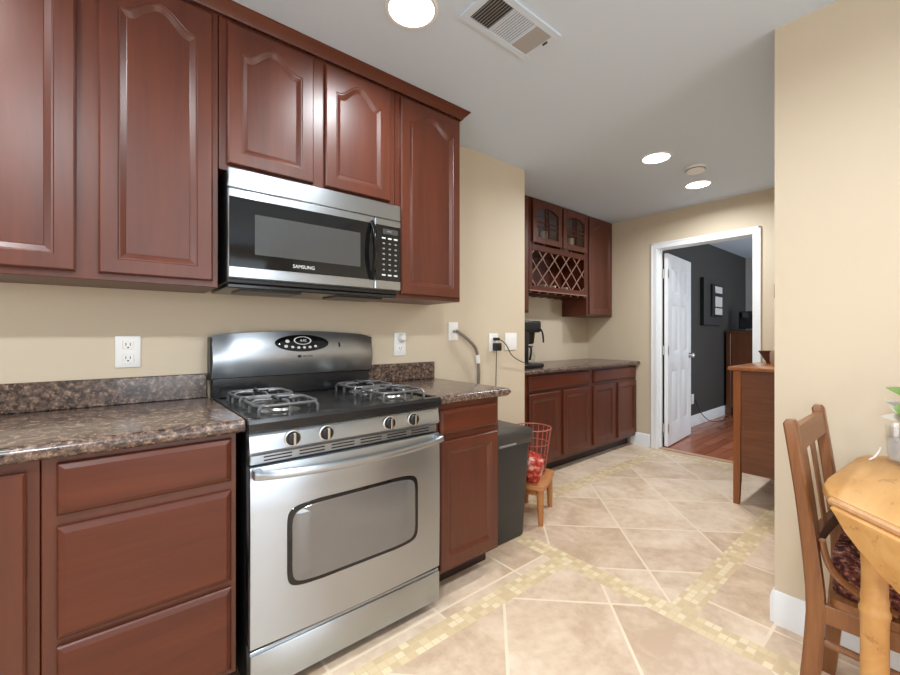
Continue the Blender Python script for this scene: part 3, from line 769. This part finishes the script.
t = thing('coffee_maker_plug', 'black plug in the upper socket with a cord running to the coffee maker', 'plug', (2.115, WY - .0095, 1.158))
MB().box(2.093, 2.135, WY - .040, WY - .0098, 1.146, 1.166, .004, 2).build('plug_body', 'black', t)
MB().tube(spline([(2.130, WY - .034, 1.156), (2.18, WY - .05, 1.12), (2.25, WY - .045, 1.04), (2.36, WY - .03, .99), (2.45, WY - .028, .965), (2.49, WY + .0, .945), (2.50, 2.16, .922), (2.515, 2.28, .910), (2.55, 2.33, .909)]), .0035, 6).build('cord', 'black', t)

# ------------------------------------------------------------------ alcove: base cabinets, counter, wall units
AF = 2.135
base_cab(2.468, 3.503, [('drawer', 2.585, 3.462, .728, .852), ('door', 2.585, 3.000, .138, .702), ('door', 3.048, 3.462, .138, .702)], 'cherry base cabinet with one drawer and two doors under the coffee maker', AF, AY, .866)
base_cab(3.505, 4.381, [('drawer', 3.528, 4.358, .728, .852), ('door', 3.528, 3.915, .138, .702), ('door', 3.978, 4.358, .138, .702)], 'cherry base cabinet with one drawer and two doors against the far wall', AF, AY, .866)
counter(2.464, 4.383, 2.105, AY, .904, .036, 'brown granite countertop in the far alcove under the wine rack')
UA = 2.412; UAF = 2.430
def tall(x0, x1, d0, d1, label):
    t = thing('wall_cabinet', label, 'cabinet', ((x0 + x1) / 2, AY, 1.385))
    MB().box(x0, x1, UAF, AY - .002, 1.385, 2.445, .0015).build('carcass', 'cherry', t)
    MB().panel(d0, d1, 1.40, 2.42, UA, .0178, .052, .05).build('door', 'cherry', t, smooth=14)
tall(3.868, 4.381, 3.900, 4.345, 'tall dark cherry wall cabinet in the far corner right of the wine rack')
tall(2.468, 2.930, 2.520, 2.905, 'dark cherry wall cabinet left of the wine rack, half hidden by the wall corner')
# glass-door wine-rack unit
t = thing('wine_rack_cabinet', 'cherry wall unit with two glass doors above a lattice wine rack', 'cabinet', (3.40, AY, 1.58))
x0, x1 = 2.932, 3.866
b = MB()
b.box(x0, x0 + .018, UAF, AY - .002, 1.60, 2.445).box(x1 - .018, x1, UAF, AY - .002, 1.60, 2.445)
b.box(x0 + .018, x1 - .018, AY - .012, AY - .002, 1.60, 2.445)
for za, zb in ((2.427, 2.445), (1.985, 2.003), (1.600, 1.616)): b.box(x0 + .018, x1 - .018, UAF, AY - .012, za, zb)
b.build('carcass', 'cherry', t)
b = MB()
for xa, xb, za, zb in ((x0, x0 + .045, 1.60, 2.445), (x1 - .045, x1, 1.60, 2.445), (3.40, 3.432, 2.02, 2.42), (x0 + .045, x1 - .045, 1.966, 2.02), (x0 + .045, x1 - .045, 2.42, 2.445), (x0 + .045, x1 - .045, 1.60, 1.640)):
    b.box(xa, xb, UAF - .004, UAF + .014, za, zb, .002)
b.build('face_frame', 'cherry_h', t)
for da, db in ((2.962, 3.402), (3.430, 3.848)):
    d = MB(); z0, z1 = 2.034, 2.425; f = .055
    d.box(da, da + f, UA - .008, UA + .012, z0, z1, .003).box(db - f, db, UA - .008, UA + .012, z0, z1, .003).box(da + f, db - f, UA - .008, UA + .012, z0, z0 + f, .003)
    # arched top rail
    K = 14; P = [(da + f, z1), (db - f, z1)]
    for k in range(K + 1):
        q = 1 - k / K; P.append((da + f + (db - da - 2 * f) * q, z1 - f - .045 + .045 * sin(pi * q)))
    d.prism(P, lambda u, z, w: (u, w, z), UA - .008, UA + .012)
    d = d.build('glass_door', 'cherry', t, 'glazed cabinet door')
    m = MB(); xc = (da + db) / 2; zc = (z0 + z1) / 2 - .02
    for dx in (-.022, .022): m.box(xc + dx - .004, xc + dx + .004, UA - .004, UA + .004, z0 + f, z1 - f)
    for dz_ in (-.022, .022): m.box(da + f, db - f, UA - .004, UA + .004, zc + dz_ - .004, zc + dz_ + .004)
    m.build('muntin', 'cherry', d)
    MB().box(da + f - .004, db - f + .004, UA + .005, UA + .008, z0 + f - .004, z1 - f).build('pane', 'pane', d, 'clear glass pane')
# lattice
b = MB(); xa, xb, za, zb = x0 + .045, x1 - .045, 1.640, 1.966
w_ = xb - xa; h_ = zb - za; stp = .185
def clipline(c, sgn):
    pts = []
    for x in (xa, xb):
        z = (za + sgn * 1.0 * (x - xa) + c) if sgn > 0 else (za - (x - xa) + c)
        if za <= z <= zb: pts.append((x, z))
    for z in (za, zb):
        x = xa + (z - za - c) if sgn > 0 else xa - (z - za - c)
        if xa < x < xb: pts.append((x, z))
    return pts[:2]
for sgn, yy in ((1, UAF + .002), (-1, UAF + .008)):
    rngc = [(-w_ + .03) + stp * i for i in range(0, 12)] if sgn > 0 else [.06 + stp * i for i in range(0, 12)]
    for c in rngc:
        p = clipline(c, sgn)
        if len(p) == 2: b.bar((p[0][0], yy, p[0][1]), (p[1][0], yy, p[1][1]), .006, .019, ref=(0, 1, 0)) if False else b.bar((p[0][0], yy, p[0][1]), (p[1][0], yy, p[1][1]), .011, .006, ref=(0, 1, 0))
M['lattice'] = wood('lattice_wood', srgb(134, 96, 80), srgb(164, 124, 106), 'x', 8, 0.4)
b.build('lattice', 'lattice', t)
b = MB()
for i in range(8):
    xx = x0 + .03 + i * (x1 - x0 - .06) / 7
    b.box(xx - .018, xx + .018, UAF + .0, AY - .02, 1.572, 1.580).box(xx - .007, xx + .007, UAF + .0, AY - .02, 1.580, 1.600)
b.build('stemware_rail', 'cherry', t, 'grooved rails for hanging stemware')
MB().box(x0 + .001, x1 - .001, UAF - .006, UAF + .002, 1.588, 1.600, .001).build('bottom_rail', 'lattice', t)
for i, (bx, lab) in enumerate(((3.20, 'wine bottle lying in the lattice rack, leftmost one'), (3.36, 'wine bottle lying in the lattice rack, middle one'), (3.56, 'wine bottle lying in the lattice rack, rightmost one'))):
    o = thing('wine_bottle', lab, 'bottle', (bx, 2.60, 1.6165), 'wine bottles in the lattice rack')
    MB().lathe([(.010, -.15), (.0135, -.148), (.0135, -.07), (.020, -.05), (.036, -.02), (.037, .11), (.033, .117), (.001, .115)], (bx, 2.605, 1.654), 20, 'y').build('bottle_body', 'wine', o)
    MB().lathe([(.001, -.153), (.0145, -.152), (.0145, -.09), (.0140, -.088)], (bx, 2.605, 1.654), 16, 'y', True, False).build('capsule', 'capsule', o, 'pale foil capsule')
def stem_glass(x, y, lab, s=1.0):
    o = MB().lathe([(.001, 0), (.034 * s, .002), (.030 * s, .006), (.005, .012), (.004, .08 * s), (.02 * s, .095 * s), (.036 * s, .13 * s), (.034 * s, .19 * s), (.031 * s, .19 * s), (.033 * s, .13 * s), (.018 * s, .10 * s), (.001, .098 * s)], (x, y, 2.0035), 18).build('wine_glass', 'clear_item', None, None, (x, y, 2.0035))
    tag(o, lab, 'glass', 'glassware behind the cabinet glass')
stem_glass(3.07, 2.52, 'pale stemmed glass behind the left glass door, left one')
stem_glass(3.16, 2.56, 'pale stemmed glass behind the left glass door, second from the left', 1.1)
stem_glass(3.27, 2.52, 'pale stemmed glass behind the left glass door, right one')
o = MB().lathe([(.001, 0), (.05, .002), (.062, .05), (.055, .12), (.03, .15), (.032, .18), (.028, .18), (.001, .02)], (3.60, 2.54, 2.0035), 20).build('glass_jug', 'clear_item', None, None, (3.60, 2.54, 2.0035))
tag(o, 'pale glass jug behind the right glass door', 'jug', 'glassware behind the cabinet glass')
stem_glass(3.72, 2.52, 'pale stemmed glass behind the right glass door')

# coffee maker
t = thing('coffee_maker', 'black drip coffee maker on the alcove counter beside the wall corner', 'coffee maker', (2.725, 2.32, .905))
def rbox(b, x0, x1, y0, y1, z0, z1, r=.015): return b.box(x0, x1, y0, y1, z0, z1, r, 3)
b = MB(); rbox(b, 2.585, 2.865, 2.20, 2.46, .905, .943); b.build('base', 'black', t, 'black base with warming plate')
b = MB(); rbox(b, 2.585, 2.685, 2.22, 2.45, .935, 1.27); b.build('water_tank', 'black', t)
b = MB(); rbox(b, 2.58, 2.845, 2.215, 2.455, 1.205, 1.305, .02); b.build('head', 'black', t)
MB().lathe([(.045, 1.105), (.058, 1.115), (.068, 1.205)], (2.795, 2.335, 0), 24).build('filter_basket', 'black', t)
b = MB().lathe([(.055, .944), (.070, .955), (.073, 1.0), (.055, 1.06), (.048, 1.075), (.045, 1.075), (.052, 1.06), (.070, 1.0), (.067, .957), (.001, .950)], (2.795, 2.335, 0), 28).build('carafe', 'pane', t, 'clear glass carafe')
MB().lathe([(.048, 1.0755), (.05, 1.09), (.001, 1.095)], (2.795, 2.335, 0), 24).tube(spline([(2.765, 2.295, 1.085), (2.735, 2.245, 1.08), (2.725, 2.235, 1.03), (2.745, 2.265, .975)]), .009, 8).build('carafe_handle', 'black', b, 'black lid and handle')
MB().tube(spline([(2.81, 2.225, 1.25), (2.835, 2.21, 1.22), (2.848, 2.205, 1.17), (2.852, 2.205, 1.12)]), .010, 8, .007).build('swing_handle', 'black', t)

# ------------------------------------------------------------------ trash can
t = thing('trash_can', 'black plastic trash can with a lid between the base cabinet and the stool', 'trash can', (1.77, 1.78, 0))
def tap(z, w0, dx, dy, r=.03, xc=1.762, yc=1.765):
    P = []
    for sx, sy, a0 in ((1, 1, 0), (-1, 1, 90), (-1, -1, 180), (1, -1, 270)):
        for k in range(5):
            a = radians(a0 + 22.5 * k); P.append((xc + sx * (dx - r) + r * cos(a), yc + sy * (dy - r) + r * sin(a), z))
    return P
MB().loops([tap(0, 0, .134, .152), tap(.012, 0, .140, .158), tap(.555, 0, .181, .170)]).build('bin', 'trash', t)
ld = MB().loops([tap(.548, 0, .200, .177), tap(.575, 0, .206, .182), tap(.612, 0, .206, .182), tap(.628, 0, .198, .175, .03), tap(.634, 0, .175, .155, .03)]).build('lid', 'trash_lid', t)
MB().box(1.66, 1.80, 1.582, 1.590, .553, .566, .003).build('handle_lip', 'label_grey', ld, 'pale grey lip at the front')

# ------------------------------------------------------------------ child's stool, wire basket, bags
A_, B_ = Vector((2.052, 1.578, 0)), Vector((2.380, 1.742, 0)); e1 = (B_ - A_).normalized(); e2 = Vector((-e1.y, e1.x, 0))
Ls, Ds = (B_ - A_).length, .225
ctr = A_ + e1 * Ls / 2 + e2 * Ds / 2
t = thing('step_stool', 'small honey wood stool on the floor behind the trash can', 'stool', tuple(ctr))
fn = lambda u, v, z: tuple(A_ + e1 * u + e2 * v + Vector((0, 0, z)))
MB().prism(rounded([(0, 0), (Ls, 0), (Ls, Ds), (0, Ds)], .025), fn, .222, .250, .006).build('seat', 'stool', t)
for u, v in ((.035, .035), (Ls - .035, .035), (Ls - .035, Ds - .035), (.035, Ds - .035)):
    top = Vector(fn(u, v, .222)); bot = Vector(fn(u + (u - Ls / 2) * .05, v + (v - Ds / 2) * .08, 0))
    MB().tube([bot, bot.lerp(top, .5), top], [.016, .021, .024], 12).build('leg', 'stool', t)
a0 = [Vector(fn(.04, .035, .2)), Vector(fn(Ls - .04, .035, .2)), Vector(fn(Ls - .04, Ds - .035, .2)), Vector(fn(.04, Ds - .035, .2))]
b = MB()
for i in range(4): b.bar(a0[i], a0[(i + 1) % 4], .016, .04)
b.build('apron', 'stool', t)
bc = Vector(fn(Ls * .70, Ds * .60, .2505))
t = thing('wire_basket', 'red wire basket standing on the small wooden stool', 'basket', tuple(bc))
b = MB(); R0, R1, HB = .085, .128, .30
for f_, r_ in ((0, .0040), (.33, .0028), (.66, .0028), (1, .0046)):
    R = R0 + (R1 - R0) * f_
    b.tube([(bc.x + R * cos(2 * pi * i / 28), bc.y + R * sin(2 * pi * i / 28), bc.z + .004 + f_ * HB) for i in range(28)], r_, 6, closed=True)
b.build('hoop', 'redwire', t)
b = MB()
for i in range(20):
    a = 2 * pi * i / 20
    b.tube([(bc.x + R * cos(a), bc.y + R * sin(a), z) for R, z in ((R0, bc.z + .004), ((R0 + R1) / 2, bc.z + .004 + HB / 2), (R1, bc.z + .004 + HB))], .0026, 5)
for i in range(5):
    a = pi * i / 5; b.tube([(bc.x + R0 * cos(a), bc.y + R0 * sin(a), bc.z + .003), (bc.x - R0 * cos(a), bc.y - R0 * sin(a), bc.z + .003)], .0026, 5)
b.build('wires', 'redwire', t)
def crumple(name, c, r, mat, label, cat, seed, flat=.8):
    b = bmesh.new(); bmesh.ops.create_icosphere(b, subdivisions=4, radius=1); rd = random.Random(seed)
    dirs = [(Vector((rd.gauss(0, 1), rd.gauss(0, 1), rd.gauss(0, 1))).normalized(), rd.uniform(.72, .98)) for _ in range(34)]
    for v in b.verts:
        n = v.co.normalized(); k = 1.0
        for d, h in dirs:
            q = n.dot(d)
            if q > .2: k = min(k, h / q)
        v.co = Vector((n.x * k * r, n.y * k * r, n.z * k * r * flat))
    zmin = min(v.co.z for v in b.verts)
    for v in b.verts: v.co += Vector((c[0], c[1], c[2] - zmin))
    m = MB(); m._merge(b)
    return tag(m.build(name, mat, None, None, c, smooth=25), label, cat)
fb = Vector(fn(.062, .085, .2505))
crumple('plastic_bag', (fb.x, fb.y, .2505), .082, 'redbag', 'shiny red crinkled plastic bag on the front of the stool', 'bag', 5, 1.25)

# ------------------------------------------------------------------ sideboard beyond the pier
SX0, SX1, SY0, SY1 = 3.385, 4.22, HY + .02, .965
t = thing('sideboard', 'brown wooden sideboard with tapered legs, half hidden behind the pale wall', 'sideboard', ((SX0 + SX1) / 2, .71, 0))
for x, sx in ((SX0 + .022, 1), (SX1 - .022, -1)):
    for y, sy in ((SY1 - .022, -1), (SY0 + .022, 1)):
        lps = []
        for z, hw in ((0, .017), (.22, .021), (.935, .0225)):
            lps.append([(x - sx * .022 + sx * (hw + sx * 0) + dx * hw, y + sy * (-.022 + hw) + dy * hw, z) for dx, dy in ((-1, -1), (1, -1), (1, 1), (-1, 1))])
        MB().loops(lps).build('leg', 'sideboard_leg', t, 'orange-brown tapered leg')
b = MB().box(SX0 + .008, SX0 + .024, SY0 + .045, SY1 - .045, .225, .935)
b.box(SX0 + .045, SX1 - .045, SY0 + .006, SY1 - .012, .225, .934)
b.box(SX1 - .024, SX1 - .008, SY0 + .045, SY1 - .045, .225, .935)
b.build('body_panel', 'sideboard', t)
for i in range(2):
    xa = SX0 + .06 + i * .365
    dd = MB().box(xa, xa + .345, SY1 - .013, SY1 + .004, .26, .70, .003).build('cabinet_door', 'sideboard', t)
    MB().lathe([(.006, 0), (.006, .012), (.013, .02), (.001, .028)], (xa + (.31 if i == 0 else .035), SY1 + .004, .5), 12, 'y').build('knob', 'nickel', dd)
    dw = MB().box(xa, xa + .345, SY1 - .013, SY1 + .004, .72, .91, .003).build('drawer', 'sideboard', t)
    MB().lathe([(.006, 0), (.006, .012), (.013, .02), (.001, .028)], (xa + .172, SY1 + .004, .815), 12, 'y').build('knob', 'nickel', dw)
MB().box(SX0 - .02, SX1 + .02, SY0 - .015, SY1 + .03, .936, .962, .006, 2).build('top', 'sideboard_top', t, 'lighter orange-brown top')
bx, by = 4.02, .872
o = MB().lathe([(.001, 0), (.045, 0), (.05, .01), (.075, .055), (.098, .092), (.102, .096), (.096, .096), (.07, .055), (.04, .012), (.001, .01)], (bx, by, .9625), 28).build('bowl', 'bowl', None, None, (bx, by, .9625))
tag(o, 'dark flared bowl on the back of the sideboard', 'bowl')
o = MB().lathe([(.001, 0), (.05, 0), (.058, .03), (.058, .085), (.052, .105), (.047, .105), (.052, .08), (.05, .012), (.001, .01)], (3.78, .785, .9625), 24).build('woven_jar', 'basket', None, None, (3.78, .785, .9625))
tag(o, 'tan woven jar on the sideboard beside the wall edge', 'jar')
t = thing('thermostat', 'small dark thermostat on the far wall right of the doorway', 'thermostat', (FX, .91, 1.56))
MB().box(FX - .022, FX - .001, .862, .945, 1.50, 1.62, .004, 2).build('housing', plain('brown_plastic', srgb(110, 92, 72), 0.4), t)
MB().box(FX - .0235, FX - .0215, .885, .925, 1.565, 1.60).build('screen', 'black', t)

# ------------------------------------------------------------------ bedroom objects
t = thing('tall_dresser', 'tall brown wooden dresser in the bedroom beyond the doorway', 'dresser', (7.3, 1.8, 0))
x0, x1, y0, y1 = 7.0, 7.95, 1.50, 2.085
b = MB().box(x0 + .012, x1 - .012, y0 + .012, y1 - .004, .13, 1.20)
b.build('carcass', 'dresser', t)
b = MB()
for xa in (x0, x1 - .055):
    for ya in (y0, y1 - .055): b.box(xa, xa + .055, ya, ya + .055, 0, 1.205, .004)
b.build('corner_posts', 'dresser', t)
b = MB().box(x0 + .004, x0 + .014, y0 + .055, y1 - .055, 1.10, 1.205).box(x0 + .004, x0 + .014, y0 + .055, y1 - .055, .13, .22)
b.build('side_rail', 'dresser', t)
for i in range(4):
    za = .17 + i * .255
    dd = MB().box(x0 + .06, x1 - .06, y0 - .004, y0 + .014, za, za + .24, .004).build('drawer', 'dresser', t)
    for xx in (x0 + .28, x1 - .28): MB().lathe([(.012, -.02), (.014, -.014), (.006, -.008), (.006, 0)], (xx, y0 - .004, za + .12), 10, 'y').build('knob', 'nickel', dd)
MB().box(x0 - .02, x1 + .02, y0 - .03, y1 + .004, 1.205, 1.240, .006).build('top', 'dresser', t)
t = thing('television', 'black television standing on the tall bedroom dresser', 'television', (7.35, 1.72, 1.2405))
MB().box(7.15, 7.17, 1.53, 1.97, 1.275, 1.53, .004).box(7.17, 7.24, 1.60, 1.90, 1.30, 1.48, .01).build('cabinet', 'black', t)
MB().box(7.1482, 7.1502, 1.545, 1.955, 1.29, 1.515).build('screen', 'blackgloss', t)
MB().box(7.10, 7.28, 1.64, 1.86, 1.2405, 1.250, .003).box(7.165, 7.19, 1.72, 1.78, 1.25, 1.30).build('stand', 'black', t)
# framed pictures on the dark wall
t = thing('framed_picture', 'dark framed panel with three small pale pictures on the charcoal bedroom wall', 'picture', (6.4, BDY, 1.63))
MB().box(6.10, 6.70, BDY - .045, BDY - .001, 1.32, 1.95, .003).build('backing_panel', plain('charcoal_panel', srgb(58, 57, 56), 0.5), t)
MB().box(6.094, 6.0995, BDY - .047, BDY - .001, 1.315, 1.955).box(6.094, 6.70, BDY - .047, BDY - .001, 1.312, 1.3195).build('frame_edge', 'black', t, 'black frame edge')
st_ = MB().box(6.345, 6.72, BDY - .075, BDY - .0455, 1.44, 1.885, .003).build('inner_frame', 'black', t)
for za, zb in ((1.765, 1.855), (1.575, 1.715), (1.465, 1.555)):
    MB().box(6.43, 6.70, BDY - .0775, BDY - .0745, za, zb).build('picture', 'photo', st_, 'small pale picture')
t = thing('power_outlet', 'white outlet on the charcoal bedroom wall behind the open door', 'outlet', (5.83, BDY, .35))
MB().box(5.79, 5.87, BDY - .007, BDY - .0005, .285, .415, .0025, 2).build('cover_plate', 'plate', t)
for dz_ in (-.03, .03): MB().lathe([(.017, -.002), (.017, 0)], (5.83, BDY - .0068, .35 + dz_), 14, 'y').build('receptacle', 'plate', t)
rope('lamp_cord', [(5.86, BDY - .03, .33), (5.98, BDY - .05, .16), (6.2, BDY - .09, .03), (6.5, 1.98, .007), (6.75, 2.02, .006), (6.95, 2.05, .006)], .005, 'black', 'dark cord trailing along the bedroom floor below the charcoal wall', 'cord', 6)

# ------------------------------------------------------------------ dining chair
CX0, CX1 = 1.55, 1.955
t = thing('dining_chair', 'worn oak dining chair with slatted back pushed under the pine table', 'chair', (1.75, .05, 0))
def post_y(z):
    return .238 + (max(0, z - .42) ** 1.25) * .135 + (max(0, .42 - z) ** 1.3) * .10
for x in (CX0, CX1):
    lps = []
    for i in range(15):
        z = .925 * i / 14
        hw = .0185 if z < .5 else .0185 + .003 * min(1, (z - .5) / .3)
        hd = .021 if z < .42 else .021 - .005 * min(1, (z - .42) / .3)
        y = post_y(z); r = .006
        lps.append([(x + dx * hw, y + dy * hd, z) for dx, dy in ((-1, -.7), (-.7, -1), (.7, -1), (1, -.7), (1, .7), (.7, 1), (-.7, 1), (-1, .7))])
    y = post_y(.925); lps.append([(x + dx * .014, y + dy * .010, .936) for dx, dy in ((-1, -.7), (-.7, -1), (.7, -1), (1, -.7), (1, .7), (.7, 1), (-.7, 1), (-1, .7))])
    MB().loops(lps).build('back_post', 'chair', t)
def railm(z0, z1, th, bow=0.0, off=0.0):
    lps = []
    for i in range(9):
        q = i / 8; x = CX0 + .015 + (CX1 - CX0 - .03) * q; yb = bow * (1 - (2 * q - 1) ** 2) + off
        lps.append([(x, post_y(z0) - th / 2 + yb, z0), (x, post_y(z0) + th / 2 + yb, z0), (x, post_y(z1) + th / 2 + yb, z1 + .0), (x, post_y(z1) - th / 2 + yb, z1)])
    return MB().loops(lps)
railm(.843, .914, .018, .002, -.004).build('top_rail', 'chair_h', t)
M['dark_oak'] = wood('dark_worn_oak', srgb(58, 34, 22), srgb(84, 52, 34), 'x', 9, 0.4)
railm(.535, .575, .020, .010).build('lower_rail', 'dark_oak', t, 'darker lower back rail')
for xc in (1.684, 1.806):
    lps = []
    for z in (.57, .66, .74, .85):
        y = post_y(z) + .006; w = .029
        lps.append([(xc - w, y - .002, z), (xc + w, y - .002, z), (xc + w, y + .002, z), (xc - w, y + .002, z)])
    MB().loops(lps).build('slat', 'chair', t)
SZ = .452; CYF = -.155
P = rounded([(CX0 - .012, CYF), (CX1 + .012, CYF), (CX1 + .006, .215), (CX0 - .006, .215)], .035)
MB().prism(P, lambda u, v, z: (u, v, z), SZ - .022, SZ, .005).build('seat', 'chair_h', t)
for y in (CYF + .02, .205): MB().box(CX0 + .015, CX1 - .015, y - .009, y + .009, SZ - .075, SZ - .0225, .003).build('seat_rail', 'chair_h', t)
for x in (CX0, CX1): MB().box(x - .010, x + .010, CYF + .03, .222, SZ - .075, SZ - .0225, .003).build('seat_rail', 'chair', t)
for x in (CX0 + .006, CX1 - .006):
    MB().tube([(x, CYF + .022, 0), (x, CYF + .022, .25), (x, CYF + .022, SZ - .0225)], [.016, .019, .021], 12).build('front_leg', 'chair', t)
    MB().tube([(x, CYF + .03, .305), (x, .24, .318)], .010, 10).build('stretcher', 'chair', t)
for x in (CX0 + .004, CX1 - .004):
    sgn = 1
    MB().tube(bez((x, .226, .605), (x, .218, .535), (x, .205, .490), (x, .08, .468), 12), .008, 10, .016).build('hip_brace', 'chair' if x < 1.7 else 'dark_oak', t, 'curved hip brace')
MB().tube([(CX0 + .01, .04, .312), (CX1 - .01, .04, .312)], .010, 10).build('stretcher', 'chair_h', t)
# cushion lying on the seat
b = bmesh.new(); bmesh.ops.create_cube(b, size=1); bmesh.ops.subdivide_edges(b, edges=b.edges[:], cuts=9, use_grid_fill=True)
for v in b.verts:
    x, y, z = v.co * 2
    r = 1 - .10 * (abs(x) ** 6) * (abs(y) ** 6)
    pf = (1 - abs(x) ** 6 * .7) * (1 - abs(y) ** 6 * .6)
    v.co = Vector((x * .181 * r, y * .156 * r, (z * .5 + .5) * (.022 + .056 * pf) + (.055 * max(0, y - .45) / .55 * (1 - x ** 6) if z > 0 else .02 * max(0, y - .55) * 0)))
    v.co += Vector((1.752, .060, SZ + .0012))
m = MB(); m._merge(b)
tag(m.build('seat_cushion', 'cushion', None, None, (1.752, .060, SZ), smooth=180), 'woven dark red and tan cushion on the oak dining chair', 'cushion')

# ------------------------------------------------------------------ drop-leaf pine table
TZ = .765
C0 = Vector((1.485, -.375))
HL = Vector((1.464, .200)); ev = Vector((.692, .722)).normalized(); nv = Vector((ev.y, -ev.x))  # hinge line from its far end towards the camera, nv points under the top
HR = HL - ev * .80
t = thing('drop_leaf_table', 'distressed honey pine drop-leaf table in front of the pale wall', 'table', (C0.x, C0.y, 0))
poly = [tuple(HL), (1.555, .226), (1.62, .224), (1.98, .199), (2.045, .180), (2.078, .14), (2.078, -.60), tuple(Vector((2.0, -.72))), (1.50, -1.0), (1.10, -1.0), (.90, -.80), tuple(HR)]
poly = poly[::-1]
tp = MB().prism(poly, lambda u, v, z: (u, v, z), TZ - .024, TZ - .0, .005, 2).build('top', 'pine', t)
# worn moulded hinge edge
b = MB()
a, c = HL - ev * .014, HR + ev * .014
b.tube([(a.x - nv.x * .004, a.y - nv.y * .004, TZ - .013), (c.x - nv.x * .004, c.y - nv.y * .004, TZ - .013)], .0105, 10)
b.build('hinge_edge', 'pine_edge', tp, 'worn pale hinge moulding')
# hanging leaf
def leafpt(s, h, d): # s along the hinge from HL, h below it, d thickness toward the camera
    p = HL - ev * s - nv * (.006 + d); return (p.x, p.y, TZ - .019 - h)
prof = [(.036, .002), (.052, .016), (.078, .043), (.115, .072), (.166, .096), (.213, .114), (.29, .132), (.345, .139), (.40, .141)]
LP = [(s, h) for s, h in prof] + [(.80 - s, h) for s, h in prof[::-1][1:]]
LP = [(.034, 0.0)] + LP + [(.766, 0.0)]
b = MB().prism(LP, leafpt, .0, .020, .004, 2)
b.build('drop_leaf', 'pine', t, 'hanging curved drop leaf')
# apron and turned legs
L0 = Vector((1.424, .112)) - C0
legs = [C0 + Matrix.Rotation(radians(90 * k), 2) @ L0 for k in range(4)]
b = MB()
for i in range(4):
    p, q = legs[i], legs[(i + 1) % 4]; b.bar((p.x, p.y, .695), (q.x, q.y, .695), .022, .09)
b.build('apron', 'pine', t)
for p in legs:
    prof = [(r * .74, h) for r, h in [(.020, 0), (.028, .01), (.033, .05), (.0335, .24), (.035, .30), (.0345, .47), (.0355, .505), (.0365, .508), (.039, .514), (.039, .522), (.0355, .528), (.034, .535), (.0355, .548), (.0355, .552), (.033, .556), (.0325, .62), (.034, .64), (.034, .740)]]
    MB().lathe(prof, (p.x, p.y, 0), 28).build('leg', 'pine', t, 'turned leg with ring bands')
# glass vase and plant
vx, vy = 1.985, .075
o = thing('glass_vase', 'clear glass vase with water on the pine table at the right edge', 'vase', (vx, vy, TZ + .001))
MB().lathe([(.001, 0), (.045, 0), (.054, .004), (.056, .03), (.058, .12), (.059, .125), (.0555, .125), (.053, .03), (.050, .014), (.001, .012)], (vx, vy, TZ + .001), 32).build('vessel', 'pane', o)
MB().lathe([(.001, .0125), (.0495, .0145), (.0523, .03), (.0535, .075), (.001, .075)], (vx, vy, TZ + .001), 32).build('water', 'water', o)
t = thing('cut_foliage', 'green pointed leaves standing in the glass vase', 'plant', (vx, vy, TZ + .014))
def leaf(base, tip, w, nm, mat, sag=.02):
    base, tip = Vector(base), Vector(tip); d = tip - base; side = d.cross(Vector((-.75, -.1, .55))).normalized()
    up = side.cross(d).normalized(); top, bot = [], []
    N = 10; b = MB(); lps = []
    for i in range(N + 1):
        q = i / N; wv = w * (sin(pi * q ** .8) ** .9 if 0 < q < 1 else 0) + .0006
        c = base + d * q + up * (sag * sin(pi * q))
        lps.append([c - side * wv + up * .15 * wv, c - up * .0008, c + side * wv + up * .15 * wv, c + up * .0008])
    b.loops(lps); b.build(nm, mat, t)
stems = [((vx + .01, vy + .0, TZ + .02), (vx - .01, vy + .005, TZ + .165)), ((vx - .01, vy - .01, TZ + .02), (vx + .02, vy - .02, TZ + .20)), ((vx, vy + .01, TZ + .02), (vx + .005, vy - .005, TZ + .14))]
for p, q in stems: MB().tube([p, q], .003, 6).build('stem', 'leaf', t)
leaf((vx + .02, vy - .02, TZ + .20), (1.975, .130, TZ + .247), .020, 'leaf', 'leaf')
leaf((vx - .01, vy + .005, TZ + .165), (1.955, .112, TZ + .185), .030, 'leaf', 'leaf', .01)
leaf((vx + .02, vy - .02, TZ + .20), (2.0, -.10, TZ + .24), .026, 'leaf', 'leaf')
leaf((vx + .005, vy - .005, TZ + .14), (1.93, .02, TZ + .19), .026, 'leaf', 'leaf')
leaf((vx - .01, vy + .005, TZ + .165), (2.03, .04, TZ + .25), .028, 'leaf', 'leaf')
leaf((vx + .005, vy - .005, TZ + .14), (2.03, .135, TZ + .205), .018, 'shadow_leaf', 'leaf_shadow', .01)  # pale blades shaped to stand in for leaf shadows on the wall
leaf((vx + .005, vy - .005, TZ + .14), (1.975, .145, TZ + .150), .014, 'shadow_leaf', 'leaf_shadow', .01)
rope('white_ribbon', [(1.99, .142, TZ + .045), (1.99, .146, TZ + .03), (1.98, .155, TZ + .012), (1.955, .166, TZ + .004)], .0028, 'plate', 'thin white ribbon trailing on the pine table beside the vase', 'ribbon', 6)
